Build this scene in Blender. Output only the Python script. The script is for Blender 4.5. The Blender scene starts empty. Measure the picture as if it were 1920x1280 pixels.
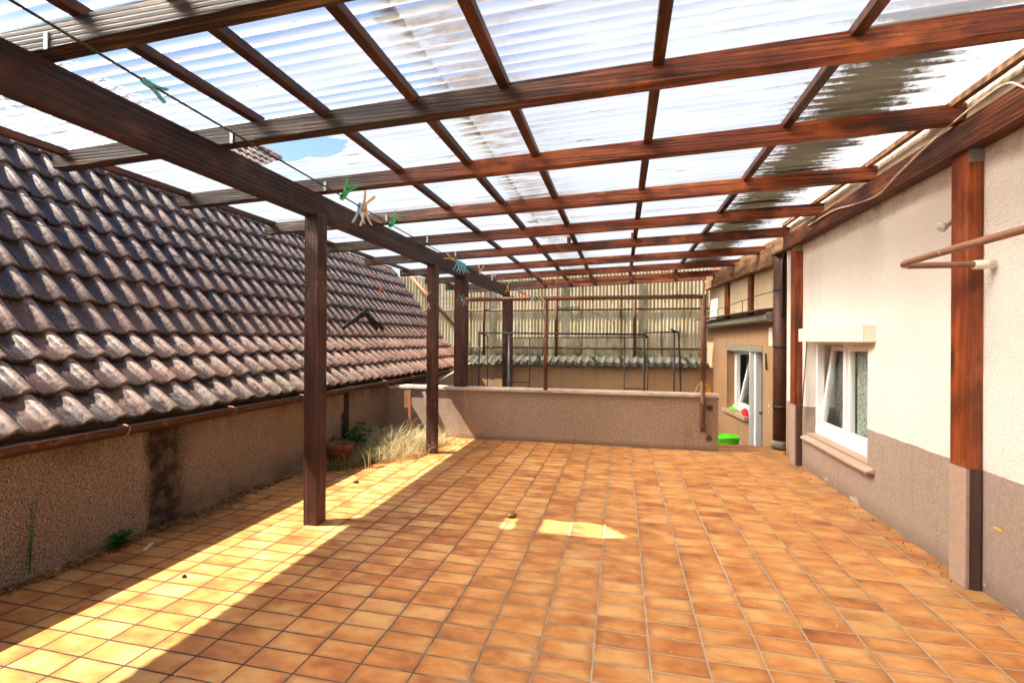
import bpy, bmesh, math, random
from mathutils import Vector, Matrix
random.seed(7)
R = math.radians
scene = bpy.context.scene
col = scene.collection

# ------------------------------------------------------------------ camera
cd = bpy.data.cameras.new('camera'); cam = bpy.data.objects.new('camera', cd); col.objects.link(cam)
cd.sensor_width = 36; cd.lens = 893 / 1920 * 36
cd.clip_start = .03; cd.clip_end = 500
cd.shift_y = -(640 - 637) / 1920
YAW = .225
cam.location = (0, 0, 1.436)
cam.rotation_euler = (Matrix.Rotation(YAW, 4, 'Z') @ Matrix.Rotation(R(90), 4, 'X') @ Matrix.Rotation(.005, 4, 'Z')).to_euler()
scene.camera = cam

# ------------------------------------------------------------------ light
# the sun's rays travel towards (.665, .25, -1)
sv = Vector((-.665, -.25, 1)).normalized()
elev = math.asin(sv.z); azim = math.atan2(sv.x, sv.y)
w = bpy.data.worlds.new('World'); scene.world = w; w.use_nodes = True
nt = w.node_tree; bg = nt.nodes['Background']
sky = nt.nodes.new('ShaderNodeTexSky'); sky.sky_type = 'NISHITA'; sky.sun_disc = False
sky.sun_elevation = elev; sky.sun_rotation = azim
sky.air_density = 1.0; sky.dust_density = .6; sky.ozone_density = 2.0
nt.links.new(sky.outputs[0], bg.inputs[0]); bg.inputs[1].default_value = .075
sd = bpy.data.lights.new('sun', 'SUN'); sd.energy = 5.0; sd.angle = R(.5); sd.color = (1, .95, .86)
so = bpy.data.objects.new('sun', sd); col.objects.link(so)
so.rotation_euler = (-sv).to_track_quat('-Z', 'Y').to_euler(); so.location = (-6, -3, 9)
vs = scene.view_settings
vs.view_transform = 'Standard'; vs.look = 'None'; vs.gamma = 1; vs.exposure = 1.88
scene.cycles.max_bounces = 10; scene.cycles.diffuse_bounces = 5; scene.cycles.transparent_max_bounces = 12

# ------------------------------------------------------------------ materials
class NT:
    def __init__(s, name, rough=.7, spec=.3):
        s.m = bpy.data.materials.new(name); s.m.use_nodes = True
        s.t = s.m.node_tree; s.b = s.t.nodes['Principled BSDF']; s.out = s.t.nodes['Material Output']
        s.b.inputs['Roughness'].default_value = rough; s.b.inputs['Specular IOR Level'].default_value = spec
        s._c = None
    def n(s, typ, **kw):
        x = s.t.nodes.new('ShaderNode' + typ)
        for k, v in kw.items(): setattr(x, k, v)
        return x
    def put(s, inp, v):
        if hasattr(v, 'bl_idname') or hasattr(v, 'is_output'): s.t.links.new(v, inp)
        elif isinstance(v, (tuple, list)): inp.default_value = (*v, 1) if len(v) == 3 and len(inp.default_value) == 4 else v
        else: inp.default_value = v
    def co(s, which='Object'):
        if s._c is None: s._c = s.n('TexCoord')
        return s._c.outputs[which]
    def map(s, v, scale=(1, 1, 1), loc=(0, 0, 0), rot=(0, 0, 0)):
        x = s.n('Mapping'); s.put(x.inputs[0], v); x.inputs['Scale'].default_value = scale
        x.inputs['Location'].default_value = loc; x.inputs['Rotation'].default_value = rot
        return x.outputs[0]
    def noise(s, v, sc=5., det=4., r=.55, d=0., out=0):
        x = s.n('TexNoise'); s.put(x.inputs['Vector'], v)
        x.inputs['Scale'].default_value = sc; x.inputs['Detail'].default_value = det
        x.inputs['Roughness'].default_value = r; x.inputs['Distortion'].default_value = d
        return x.outputs[out]
    def vor(s, v, sc=5., out=0):
        x = s.n('TexVoronoi'); s.put(x.inputs['Vector'], v); x.inputs['Scale'].default_value = sc
        return x.outputs[out]
    def white(s, v, out=0):
        x = s.n('TexWhiteNoise'); s.put(x.inputs['Vector'], v); return x.outputs[out]
    def ma(s, op, a, b=0., c=0., clamp=False):
        x = s.n('Math', operation=op, use_clamp=clamp)
        s.put(x.inputs[0], a); s.put(x.inputs[1], b); s.put(x.inputs[2], c); return x.outputs[0]
    def vm(s, op, a, b=(0, 0, 0)):
        x = s.n('VectorMath', operation=op); s.put(x.inputs[0], a); s.put(x.inputs[1], b); return x.outputs[0]
    def sep(s, v):
        x = s.n('SeparateXYZ'); s.put(x.inputs[0], v); return x.outputs
    def comb(s, a, b, c=0.):
        x = s.n('CombineXYZ'); s.put(x.inputs[0], a); s.put(x.inputs[1], b); s.put(x.inputs[2], c); return x.outputs[0]
    def ss(s, v, a, b):        # smooth step from a to b, 0..1
        x = s.n('MapRange', interpolation_type='SMOOTHSTEP'); s.put(x.inputs[0], v)
        x.inputs[1].default_value = a; x.inputs[2].default_value = b; return x.outputs[0]
    def ramp(s, f, stops):
        x = s.n('ValToRGB'); s.put(x.inputs[0], f); e = x.color_ramp.elements
        while len(e) < len(stops): e.new(.5)
        for q, (p, c) in zip(e, stops): q.position = p; q.color = (*c, 1)
        return x.outputs[0]
    def mix(s, f, a, b, mode='MIX'):
        x = s.n('Mix', data_type='RGBA', blend_type=mode)
        s.put(x.inputs[0], f); s.put(x.inputs[6], a); s.put(x.inputs[7], b); return x.outputs[2]
    def color(s, v): s.put(s.b.inputs['Base Color'], v)
    def bump(s, h, dist=.005, st=1., prev=None):
        x = s.n('Bump'); s.put(x.inputs['Height'], h); x.inputs['Distance'].default_value = dist
        x.inputs['Strength'].default_value = st
        if prev is not None: s.t.links.new(prev, x.inputs['Normal'])
        s.t.links.new(x.outputs[0], s.b.inputs['Normal']); return x.outputs[0]

def flat(name, c, rough=.6, spec=.3, var=.12, sc=30., metal=0.):
    k = NT(name, rough, spec)
    f = k.noise(k.co(), sc, 4)
    k.color(k.ramp(f, [(.3, tuple(x * (1 - var) for x in c)), (.7, tuple(min(1, x * (1 + var)) for x in c))]))
    k.b.inputs['Metallic'].default_value = metal
    k.bump(f, .001)
    return k.m

def wood(name, axis, dark, mid, light, grooves=True, weather=None, rough=.55, gpitch=.021, spec=.3):
    """planed, grooved, stained timber; axis is the direction the grain runs in"""
    k = NT(name, rough, spec)
    sc = [28., 28., 28.]; sc['XYZ'.index(axis)] = 1.3
    v = k.map(k.co(), tuple(sc))
    g = k.noise(v, 1., 6, .62, .6)
    sc2 = [90., 90., 90.]; sc2['XYZ'.index(axis)] = 2.2
    g2 = k.noise(k.map(k.co(), tuple(sc2)), 1., 5, .7)
    blot = k.noise(k.co(), 2.1, 3)
    knot = k.ss(k.vor(k.map(k.co(), tuple(4.2 if a != axis else 1.5 for a in 'XYZ')), 1.), .05, .24)
    f = k.ma('ADD', k.ma('MULTIPLY', g, .62), k.ma('MULTIPLY', g2, .38))
    c = k.ramp(f, [(.34, dark), (.5, mid), (.66, light)])
    c = k.mix(k.ma('MULTIPLY', k.ss(blot, .50, .70), .7), c, dark)
    crack = k.ma('MULTIPLY', k.ss(k.noise(k.map(k.co(), tuple(55. if a != axis else .9 for a in 'XYZ')), 1., 2, .4), .66, .70), .8)
    c = k.mix(crack, c, (.006, .003, .002))
    chip_ = k.ss(k.noise(k.map(k.co(), tuple(30. if a != axis else 9. for a in 'XYZ')), 1., 4, .7), .70, .74)
    c = k.mix(k.ma('MULTIPLY', chip_, .55), c, tuple(min(.6, x * 2.2 + .04) for x in light))
    c = k.mix(k.ma('MULTIPLY', k.ma('SUBTRACT', 1., knot), .8), c, tuple(x * .35 for x in dark))
    warm = k.ss(k.noise(k.map(k.co(), tuple(1.6 if a == axis else 3. for a in 'XYZ')), 1.3, 4, .65), .52, .70)
    c = k.mix(k.ma('MULTIPLY', warm, .45), c, tuple(min(.7, x * 1.5) for x in light))
    if weather:      # towards the open side the stain has washed off and the wood has greyed
        x = k.sep(k.co())[0]
        n = k.noise(k.map(k.co(), (.9, 8, 8)), 1., 4)
        x = k.ma('ADD', x, k.ma('MULTIPLY', k.ss(k.sep(k.co())[1], 2.45, 3.3), 1.5))
        wf = k.ss(k.ma('ADD', x, k.ma('MULTIPLY', n, -2.2)), .55 + weather[0], -.9 + weather[0] - .6)
        gc = k.ramp(f, [(.38, (.010, .005, .003)), (.52, (.045, .024, .014)), (.66, (.22, .145, .09))])
        c = k.mix(wf, c, gc)
    k.color(c)
    o = k.sep(k.co())
    h = k.ma('MULTIPLY', f, .5)
    if grooves:
        for a in 'XYZ':
            if a == axis: continue
            s_ = k.ma('SINE', k.ma('MULTIPLY', o['XYZ'.index(a)], 2 * math.pi / gpitch))
            h = k.ma('ADD', h, k.ma('MULTIPLY', k.ss(s_, -.95, -.2), .55))
    k.bump(h, .004, .9)
    return k.m

M = {}
RD = ((.018, .004, .002), (.145, .030, .007), (.38, .105, .024))
DK = ((.014, .006, .004), (.05, .02, .012), (.12, .05, .028))
M['rafter'] = wood('stained_rafter_wood', 'X', *RD, weather=(-.9,))
M['batten'] = wood('batten_wood', 'Y', (.010, .004, .002), (.045, .014, .006), (.15, .05, .018), grooves=False)
M['beam'] = wood('dark_beam_wood', 'Y', (.009, .004, .002), (.034, .014, .007), (.09, .038, .02), gpitch=.03)
M['plate'] = wood('wall_plate_wood', 'Y', (.012, .004, .002), (.07, .018, .007), (.22, .075, .028), gpitch=.023)
M['post'] = wood('dark_post_wood', 'Z', (.014, .005, .003), (.058, .020, .012), (.14, .056, .036), gpitch=.026, rough=.5)
M['post_red'] = wood('red_post_wood', 'Z', (.035, .006, .002), (.17, .034, .008), (.33, .085, .022), grooves=False, rough=.42)
M['pale_plank'] = wood('raw_plank_wood', 'Y', (.14, .09, .05), (.30, .21, .13), (.46, .35, .23), grooves=False, rough=.8)
M['old_wood'] = wood('old_timber_wood', 'Y', (.06, .028, .014), (.20, .10, .05), (.38, .22, .12), grooves=False, rough=.8)
M['post_foot_light'] = flat('taupe_painted_wood', (.34, .235, .18), .6)
M['post_foot_dark'] = flat('umber_painted_wood', (.075, .04, .03), .4)

# floor tiles 25 x 12.5 cm, straight joints
X0, Y0 = -2.617, 1.534
k = NT('glazed_clay_floor_tiles', .42, .22)
o = k.sep(k.co())
wob = k.noise(k.co(), 3., 2)
u = k.ma('DIVIDE', k.ma('ADD', k.ma('SUBTRACT', o[0], X0), k.ma('MULTIPLY', k.ma('SUBTRACT', wob, .5), .006)), .25)
v = k.ma('DIVIDE', k.ma('ADD', k.ma('SUBTRACT', o[1], Y0), k.ma('MULTIPLY', k.ma('SUBTRACT', wob, .5), .006)), .125)
cell = k.comb(k.ma('FLOOR', u), k.ma('FLOOR', v))
wn = k.white(cell); wc = k.white(cell, 1)
off = k.vm('MULTIPLY', k.vm('SUBTRACT', wc, (.5, .5, .5)), (9, 9, 9))
p = k.vm('ADD', k.map(k.co(), (1, 1.6, 1)), off)
n1 = k.noise(p, 4.2, 3, .5)
n2 = k.noise(p, 14., 4, .6)
fl = k.ma('ADD', k.ma('ADD', k.ma('MULTIPLY', n1, .95), k.ma('MULTIPLY', n2, .22)), k.ma('MULTIPLY', k.ma('SUBTRACT', wn, .5), .11))
c = k.ramp(fl, [(.28, (.18, .054, .020)), (.43, (.37, .122, .033)), (.57, (.52, .21, .056)), (.74, (.62, .33, .115))])
eu = k.ma('ABSOLUTE', k.ma('SUBTRACT', k.ma('FRACT', u), .5)); ev = k.ma('ABSOLUTE', k.ma('SUBTRACT', k.ma('FRACT', v), .5))
ed = k.ma('MULTIPLY', k.ss(k.ma('ADD', k.ma('MAXIMUM', eu, ev), k.ma('MULTIPLY', k.ma('SUBTRACT', n2, .5), .35)), .30, .50), k.ss(k.noise(p, 2.2, 2), .35, .6))
c = k.mix(k.ma('MULTIPLY', ed, .6), c, (.26, .085, .028))
fine = k.noise(k.co(), 160., 3, .6)
c = k.mix(k.ma('MULTIPLY', k.ss(fine, .5, .72), .22), c, (.22, .09, .035))
dirt = k.noise(k.co(), 1.1, 6, .68)
left = k.ss(o[0], -2.55, -3.4)
dm = k.ma('ADD', k.ma('MULTIPLY', k.ss(dirt, .5, .75), .28), k.ma('MULTIPLY', left, k.ma('MULTIPLY', k.ss(dirt, .3, .6), .75)))
c = k.mix(dm, c, (.10, .055, .032))
right = k.ma('MULTIPLY', k.ss(o[0], 1.45, 2.0), k.ss(k.noise(k.co(), 2.4, 4), .35, .6))
c = k.mix(k.ma('MULTIPLY', right, .55), c, (.17, .095, .045))
fu = k.ma('ABSOLUTE', k.ma('SUBTRACT', k.ma('FRACT', u), .5)); fv = k.ma('ABSOLUTE', k.ma('SUBTRACT', k.ma('FRACT', v), .5))
gw = k.ma('MULTIPLY', k.noise(k.co(), 31., 5, .7), .022)
gu = k.ss(k.ma('ADD', fu, gw), .489, .498); gv = k.ss(k.ma('ADD', fv, k.ma('MULTIPLY', gw, 1.4)), .480, .496)
gr = k.ma('MAXIMUM', gu, gv)
gn = k.noise(k.co(), 9., 3)
gcol = k.ramp(k.ma('ADD', k.ma('MULTIPLY', k.ss(o[0], -2.2, .4), .60), k.ma('MULTIPLY', gn, .5)),
              [(.25, (.028, .022, .018)), (.52, (.12, .09, .065)), (.85, (.40, .31, .22))])
c = k.mix(gr, c, gcol)
spk = k.ss(k.noise(k.co(), 37., 2, .5), .74, .77)
c = k.mix(k.ma('MULTIPLY', spk, .7), c, (.62, .55, .42))
k.color(c)
k.put(k.b.inputs['Roughness'], k.ma('ADD', k.ma('MULTIPLY', gr, .4), k.ma('ADD', .34, k.ma('MULTIPLY', n2, .25))))
hh = k.ma('ADD', k.ma('MULTIPLY', k.ma('SUBTRACT', 1., gr), 1.), k.ma('MULTIPLY', n2, .25))
k.bump(k.ma('ADD', hh, k.ma('MULTIPLY', wn, .15)), .004, .8)
M['floor'] = k.m

def plaster(name, c, amp=.004, sc=90., var=.1, stretch=(1, 1, 1), extra=None):
    k = NT(name, .9, .15)
    v = k.map(k.co(), stretch)
    n = k.noise(v, sc, 5, .65); big = k.noise(k.co(), 1.2, 4, .6)
    f = k.ma('ADD', k.ma('MULTIPLY', n, .55), k.ma('MULTIPLY', big, .45))
    cc = k.ramp(f, [(.35, tuple(x * (1 - var * 2) for x in c)), (.52, c), (.68, tuple(min(.9, x * (1 + var)) for x in c))])
    if extra: cc = extra(k, cc)
    k.color(cc); k.bump(n, amp, 1.)
    return k.m

def house_dado(k, c):
    o = k.sep(k.co()); z = k.ma('ADD', o[2], k.ma('MULTIPLY', k.noise(k.co(), 7., 4, .7), .022))
    d = k.ma('LESS_THAN', z, .708)
    n = k.noise(k.co(), 40., 5, .6)
    tau = k.ramp(n, [(.3, (.30, .22, .175)), (.7, (.37, .28, .225))])
    chip = k.ma('MULTIPLY', k.ss(k.noise(k.map(k.co(), (1, .8, 2.5)), 5., 3), .60, .63), k.ss(o[2], .075, .03))
    tau = k.mix(chip, tau, (.72, .63, .52))
    low = k.ma('MULTIPLY', k.ss(o[2], .16, .0), .45)
    tau = k.mix(low, tau, (.13, .085, .055))
    bits = k.ma('MULTIPLY', k.ss(k.vor(k.map(k.co(), (1, 1, 2)), 6.), .035, .02), k.ss(o[2], 1.7, 2.2))
    c = k.mix(k.ma('MULTIPLY', bits, .8), c, (.16, .10, .07))
    drip = k.ma('MULTIPLY', k.ss(k.noise(k.map(k.co(), (1, 5, .35)), 1.6, 5, .7), .54, .74), .17)
    c = k.mix(drip, c, (.50, .40, .29))
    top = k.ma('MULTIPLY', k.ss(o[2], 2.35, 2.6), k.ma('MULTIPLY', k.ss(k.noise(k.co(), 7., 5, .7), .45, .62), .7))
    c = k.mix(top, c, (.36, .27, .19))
    scr = k.ma('MULTIPLY', k.ss(k.noise(k.map(k.co(), (1, .8, 4.)), 28., 3, .6), .36, .26), .35)
    c = k.mix(scr, c, (.46, .38, .30))
    tdrip = k.ma('MULTIPLY', k.ss(k.noise(k.map(k.co(), (1, 4, .5)), 2., 5, .7), .50, .70), .35)
    tau = k.mix(tdrip, tau, (.24, .16, .115))
    return k.mix(d, c, tau)
M['house_plaster'] = plaster('cream_scratched_plaster', (.77, .73, .665), .015, 42., .05, (1, 1, 2.2), house_dado)

def stone_extra(stain):
    def f(k, c):
        sp = k.noise(k.co(), 95., 3, .7)
        c = k.mix(k.ss(sp, .52, .62), c, (.07, .035, .02))
        c = k.mix(k.ma('MULTIPLY', k.ss(sp, .44, .34), .7), c, (.44, .33, .24))
        if stain:
            o = k.sep(k.co())
            y = k.ma('ADD', o[1], k.ma('MULTIPLY', k.ma('SUBTRACT', k.noise(k.map(k.co(), (1, 1, .4)), 5., 4), .5), .35))
            a = k.ma('MULTIPLY', k.ss(y, 2.78, 2.85), k.ma('MULTIPLY', k.ss(y, 3.32, 3.02), k.ma('ADD', .62, k.ma('MULTIPLY', k.ss(k.noise(k.co(), 9., 5, .7), .35, .6), .38))))
            b = k.ma('MULTIPLY', k.ss(y, 5.36, 5.40), k.ss(y, 5.56, 5.5))
            c = k.mix(k.ma('MULTIPLY', k.ma('MAXIMUM', a, b), .95), c, (.014, .008, .005))
            damp = k.ma('MULTIPLY', k.ss(o[2], .28, .0), k.ss(k.noise(k.co(), 3., 3), .4, .6))
            c = k.mix(k.ma('MULTIPLY', damp, .55), c, (.05, .032, .022))
            top = k.ma('MULTIPLY', k.ss(o[2], .5, .8), k.ss(k.noise(k.map(k.co(), (1, 1, .15)), 6., 3), .42, .6))
            c = k.mix(k.ma('MULTIPLY', top, .6), c, (.06, .03, .018))
            och = k.ma('MULTIPLY', k.ss(k.noise(k.map(k.co(), (1, 1, .3)), 3., 3), .52, .7), .5)
            c = k.mix(och, c, (.23, .12, .05))
        else:
            o = k.sep(k.co())
            st = k.ss(k.noise(k.map(k.co(), (1, 1, .2)), 3.5, 4), .52, .68)
            c = k.mix(k.ma('MULTIPLY', st, .35), c, (.13, .075, .045))
            c = k.mix(k.ma('MULTIPLY', k.ss(o[2], .09, .0), .55), c, (.07, .045, .03))
            # two rusty fixing holes near the free end
            for (hx, hz) in ((1.13, .56), (1.12, .17)):
                d = k.vm('DISTANCE', k.co(), (hx, 6.62, hz)).node.outputs['Value']
                c = k.mix(k.ss(k.ma('ADD', d, k.ma('MULTIPLY', k.noise(k.co(), 25.), .05)), .085, .05), c, (.10, .045, .025))
        return c
    return f
M['left_plaster'] = plaster('brown_pebble_plaster', (.20, .142, .096), .006, 120., .12, (1, 1, 1), stone_extra(True))
M['parapet_plaster'] = plaster('pinkish_pebble_plaster', (.36, .25, .17), .006, 120., .10, (1, 1, 1), stone_extra(False))
def streaks(k, c):
    st = k.ss(k.noise(k.map(k.co(), (1, 1, .12)), 6., 4), .5, .7)
    return k.mix(k.ma('MULTIPLY', st, .22), c, (.12, .065, .035))
M['brown_plaster'] = plaster('brown_smooth_plaster', (.35, .205, .11), .002, 50., .08, (1, 1, 1), streaks)
M['cream_panel'] = plaster('cream_panel_plaster', (.66, .53, .35), .003, 40., .06, (1, 1, 1), lambda k, c: k.mix(k.ma('MULTIPLY', k.ss(k.noise(k.map(k.co(), (1, 1, .2)), 7., 3), .55, .7), .3), c, (.34, .25, .15)))
M['coping'] = flat('pale_stone_coping', (.50, .39, .29), .8, var=.18, sc=14)
M['lintel'] = flat('grey_concrete', (.22, .19, .145), .9, var=.15)
M['concrete'] = flat('yard_concrete', (.26, .21, .16), .9, var=.2, sc=6)
M['ground'] = flat('distant_ground', (.16, .13, .09), 1., var=.3, sc=1)

# clay roof tiles: uv = (tile number, course number)
k = NT('dark_engobed_clay_tiles', .3, .5)
uv = k.co('UV'); fl = k.vm('FLOOR', uv)
wn = k.white(fl); n = k.noise(k.co(), 26., 5, .65); big = k.noise(k.co(), 1.6, 3)
f = k.ma('ADD', k.ma('MULTIPLY', n, .55), k.ma('MULTIPLY', wn, .45))
c = k.ramp(f, [(.25, (.028, .012, .008)), (.5, (.066, .029, .018)), (.75, (.13, .060, .038))])
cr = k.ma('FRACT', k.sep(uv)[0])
crest_lit = k.ma('MULTIPLY', k.ma('MULTIPLY', k.ss(k.ma('ADD', cr, k.ma('MULTIPLY', k.ma('SUBTRACT', n, .5), .25)), .48, .60), k.ss(cr, .95, .82)), k.ss(n, .25, .5))  # pale humps over dark pans: sun and shade put into the tile colour
c = k.mix(k.ma('MULTIPLY', crest_lit, .75), c, k.ramp(k.noise(k.co(), 60., 4, .7), [(.3, (.17, .09, .06)), (.7, (.54, .37, .27))]))
oy = k.sep(k.co())
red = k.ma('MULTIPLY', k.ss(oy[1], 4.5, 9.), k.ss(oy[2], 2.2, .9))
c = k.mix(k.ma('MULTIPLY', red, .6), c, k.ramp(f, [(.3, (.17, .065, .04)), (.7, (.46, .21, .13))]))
cs = k.sep(uv)[1]
lich = k.ma('MULTIPLY', k.ss(k.noise(k.co(), 7., 6, .7), .42, .66), k.ma('ADD', .12, k.ma('MULTIPLY', k.ss(cs, 1.3, .5), .55)))
c = k.mix(lich, c, k.ramp(n, [(.35, (.11, .08, .06)), (.65, (.27, .22, .17))]))
sp = k.ss(k.noise(k.co(), 75., 3, .6), .60, .68)
c = k.mix(k.ma('MULTIPLY', sp, .5), c, (.42, .38, .33))
edge = k.ss(k.ma('FRACT', cs), .12, .0)
c = k.mix(k.ma('MULTIPLY', edge, k.ma('MULTIPLY', k.ss(n, .4, .6), .7)), c, (.06, .07, .05))
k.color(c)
k.b.inputs['Specular IOR Level'].default_value = .5
k.put(k.b.inputs['Roughness'], k.ma('ADD', .24, k.ma('ADD', k.ma('MULTIPLY', lich, .5), k.ma('MULTIPLY', n, .22))))
k.bump(n, .003, .7)
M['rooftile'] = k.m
k = NT('old_roof_tiles_grey', .7, .3)
n = k.noise(k.co(), 20., 5, .65)
k.color(k.ramp(n, [(.35, (.03, .028, .018)), (.55, (.07, .062, .04)), (.7, (.15, .135, .095))])); k.bump(n, .003)
M['greytile'] = k.m
k = NT('glass_tile', .15, .6)
k.color((.03, .055, .14)); k.b.inputs['Transmission Weight'].default_value = .3
M['glasstile'] = k.m

# translucent corrugated sheet
HAZE = .50
def sheetmat(name, dirty):
    k = NT(name)
    o = k.sep(k.co())
    v = k.map(k.co(), (1., 7., 1.))          # dirt runs along the corrugations (x)
    n = k.noise(v, 2.2, 6, .68, .3)
    big = k.noise(k.co(), .55, 3)
    rib = k.ma('MULTIPLY', k.ma('SINE', k.ma('MULTIPLY', o[1], 2 * math.pi / .076)), .5)
    e = k.ma('ADD', n, k.ma('MULTIPLY', rib, .10))
    x = o[0]
    xe = k.ma('ADD', x, k.ma('MULTIPLY', k.ma('SUBTRACT', n, .5), .65))
    xe = k.ma('ADD', xe, k.ma('MULTIPLY', k.ma('SUBTRACT', k.noise(k.co(), 16., 5, .75), .5), .42))
    xe = k.ma('ADD', xe, k.ma('MULTIPLY', rib, .14))
    moss = k.ma('MULTIPLY', k.ss(xe, 1.0, 1.2), k.ss(xe, 1.74, 1.56))
    moss = k.ma('MULTIPLY', moss, k.ss(o[1], 2.2, 2.65))
    lap = k.ma('MULTIPLY', k.ss(k.ma('ADD', x, k.ma('MULTIPLY', rib, .09)), -1.0, -.93), k.ss(xe, -.25, -.8))
    lap = k.ma('MULTIPLY', lap, k.ma('ADD', .12, k.ma('MULTIPLY', k.ss(n, .40, .62), .75)))
    spots = k.ma('MAXIMUM', k.ma('MULTIPLY', k.ss(e, .62, .70), .8), k.ma('MULTIPLY', k.ss(k.noise(k.map(k.co(), (1.5, 9., 1)), 3., 5, .75), .66, .72), .7))
    d = k.ma('MAXIMUM', k.ma('MAXIMUM', moss, lap), spots)
    grime_rib_shade = k.ma('ADD', k.ma('MULTIPLY', k.ss(k.ma('ADD', rib, k.ma('MULTIPLY', k.ma('SUBTRACT', n, .5), 1.3)), .15, .55), .5), k.ma('MULTIPLY', k.ss(k.noise(k.map(k.co(), (.5, 3, 1)), 1.7, 4, .6), .35, .7), .4))  # grime streaks, with the shading of the ribs also painted into the sheet colour
    tcol = k.mix(d, k.mix(grime_rib_shade, (.58, .585, .58), (.27, .285, .31)), k.mix(moss, (.33, .24, .17), k.ramp(n, [(.35, (.022, .015, .008)), (.65, (.10, .072, .036))])))
    tr = k.n('BsdfTranslucent'); k.put(tr.inputs[0], tcol)
    df = k.n('BsdfDiffuse'); k.put(df.inputs[0], k.mix(d, (.6, .6, .6), (.16, .12, .07)))
    hz = k.n('BsdfRefraction'); k.put(hz.inputs['Color'], k.mix(d, k.mix(grime_rib_shade, (.92, .88, .82), (.66, .62, .58)), (.10, .07, .035))); hz.inputs['Roughness'].default_value = .62; hz.inputs['IOR'].default_value = 1.38
    rf = k.n('BsdfRefraction'); rf.inputs['Color'].default_value = (.86, .93, .99, 1); rf.inputs['Roughness'].default_value = .16; rf.inputs['IOR'].default_value = 1.03
    gl = k.n('BsdfGlossy'); gl.inputs[1].default_value = .25
    m1 = k.n('MixShader'); m1.inputs[0].default_value = .25; k.t.links.new(tr.outputs[0], m1.inputs[1]); k.t.links.new(df.outputs[0], m1.inputs[2])
    m0 = k.n('MixShader'); m0.inputs[0].default_value = HAZE; k.t.links.new(m1.outputs[0], m0.inputs[1]); k.t.links.new(hz.outputs[0], m0.inputs[2]); m1 = m0
    reg = k.ma('MULTIPLY', k.ss(k.ma('ADD', o[1], k.ma('MULTIPLY', k.ma('SUBTRACT', big, .5), 2.4)), 3.0, 2.2), k.ss(k.noise(k.map(k.co(), (.35, 1., 1.)), 1.1, 3), .36, .50))
    clear = k.ma('MULTIPLY', k.ma('ADD', .05, k.ma('MULTIPLY', k.ma('MULTIPLY', reg, k.ss(rib, -.35, .45)), .80)), k.ma('SUBTRACT', 1., d))
    m2 = k.n('MixShader'); k.put(m2.inputs[0], clear); k.t.links.new(m1.outputs[0], m2.inputs[1]); k.t.links.new(rf.outputs[0], m2.inputs[2])
    m3 = k.n('MixShader'); m3.inputs[0].default_value = .04; k.t.links.new(m2.outputs[0], m3.inputs[1]); k.t.links.new(gl.outputs[0], m3.inputs[2])
    k.t.links.new(m3.outputs[0], k.out.inputs[0])
    return k.m
M['sheet'] = sheetmat('translucent_corrugated_sheet', 1)

# yellowed corrugated screen
k = NT('yellowed_fibreglass', .6, .3)
o = k.sep(k.co())
st = k.noise(k.map(k.co(), (9, 1, .7)), 1., 5, .65)
alg = k.noise(k.map(k.co(), (2, 1, 1.2)), 2.2, 5, .7)
c = k.ramp(st, [(.3, (.36, .26, .12)), (.5, (.58, .47, .27)), (.7, (.74, .66, .46))])
m_ = k.ma('MULTIPLY', k.ss(alg, .54, .72), .65)
c = k.mix(m_, c, (.12, .105, .055))
c = k.mix(k.ma('MULTIPLY', k.ss(o[2], 1.35, 1.0), k.ss(alg, .35, .6)), c, (.07, .07, .035))
rib = k.ma('SINE', k.ma('MULTIPLY', o[0], 2 * math.pi / .076))
c = k.mix(k.ma('MULTIPLY', k.ss(rib, .3, .95), .2), c, (.26, .19, .10))
tr = k.n('BsdfTranslucent'); k.put(tr.inputs[0], c); k.color(c)
m1 = k.n('MixShader'); m1.inputs[0].default_value = .5
k.t.links.new(k.b.outputs[0], m1.inputs[1]); k.t.links.new(tr.outputs[0], m1.inputs[2]); k.t.links.new(m1.outputs[0], k.out.inputs[0])
M['screen'] = k.m

def rusty(name, base, rust=(.16, .05, .02), amt=.5):
    k = NT(name, .55, .35)
    n = k.noise(k.co(), 18., 5, .65); n2 = k.noise(k.co(), 70., 4)
    c = k.mix(k.ma('MULTIPLY', k.ss(n, .62 - amt * .2, .72 - amt * .1), .8), base, rust)
    c = k.mix(k.ma('MULTIPLY', k.ss(n2, .62, .72), .5), c, tuple(min(1, x * 2.2) for x in base))
    k.color(c); k.bump(n, .0015); return k.m
M['pipe'] = rusty('brown_painted_pipe', (.15, .058, .034))
M['pipe_dark'] = rusty('dark_steel_pipe', (.035, .03, .028), (.09, .04, .02), .4)
M['pipe_grey'] = rusty('grey_steel_pipe', (.12, .11, .12), (.10, .05, .04), .2)
M['pipe_orange'] = rusty('orange_rust_pipe', (.34, .12, .05), (.22, .07, .03), .7)
M['duct'] = rusty('brown_box_pipe', (.085, .03, .018), (.04, .018, .01), .6)
M['rail_tan'] = rusty('tan_painted_pipe', (.21, .10, .062), (.46, .33, .24), .1)
M['gutter'] = rusty('brown_gutter', (.042, .017, .010), (.20, .07, .02), .35)
M['zinc'] = flat('galvanised_steel', (.33, .34, .33), .45, .5, metal=.6)
M['darkmetal'] = flat('dark_metal', (.03, .028, .026), .5)
M['wire'] = flat('dark_green_wire', (.03, .045, .035), .5)
M['wire_pale'] = flat('grey_green_wire', (.10, .13, .10), .5)
M['cable'] = flat('off_white_cable', (.62, .50, .40), .6)
M['white'] = flat('white_window_plastic', (.80, .79, .77), .3, .5, var=.03)
M['offwhite'] = flat('cream_shutter_box', (.74, .66, .55), .6, var=.04)
M['sill'] = flat('taupe_stone_sill', (.42, .28, .20), .7, var=.1)
M['dark_room'] = flat('dim_room', (.34, .31, .28), .9)
M['door'] = flat('dark_door', (.05, .045, .04), .5)
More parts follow.
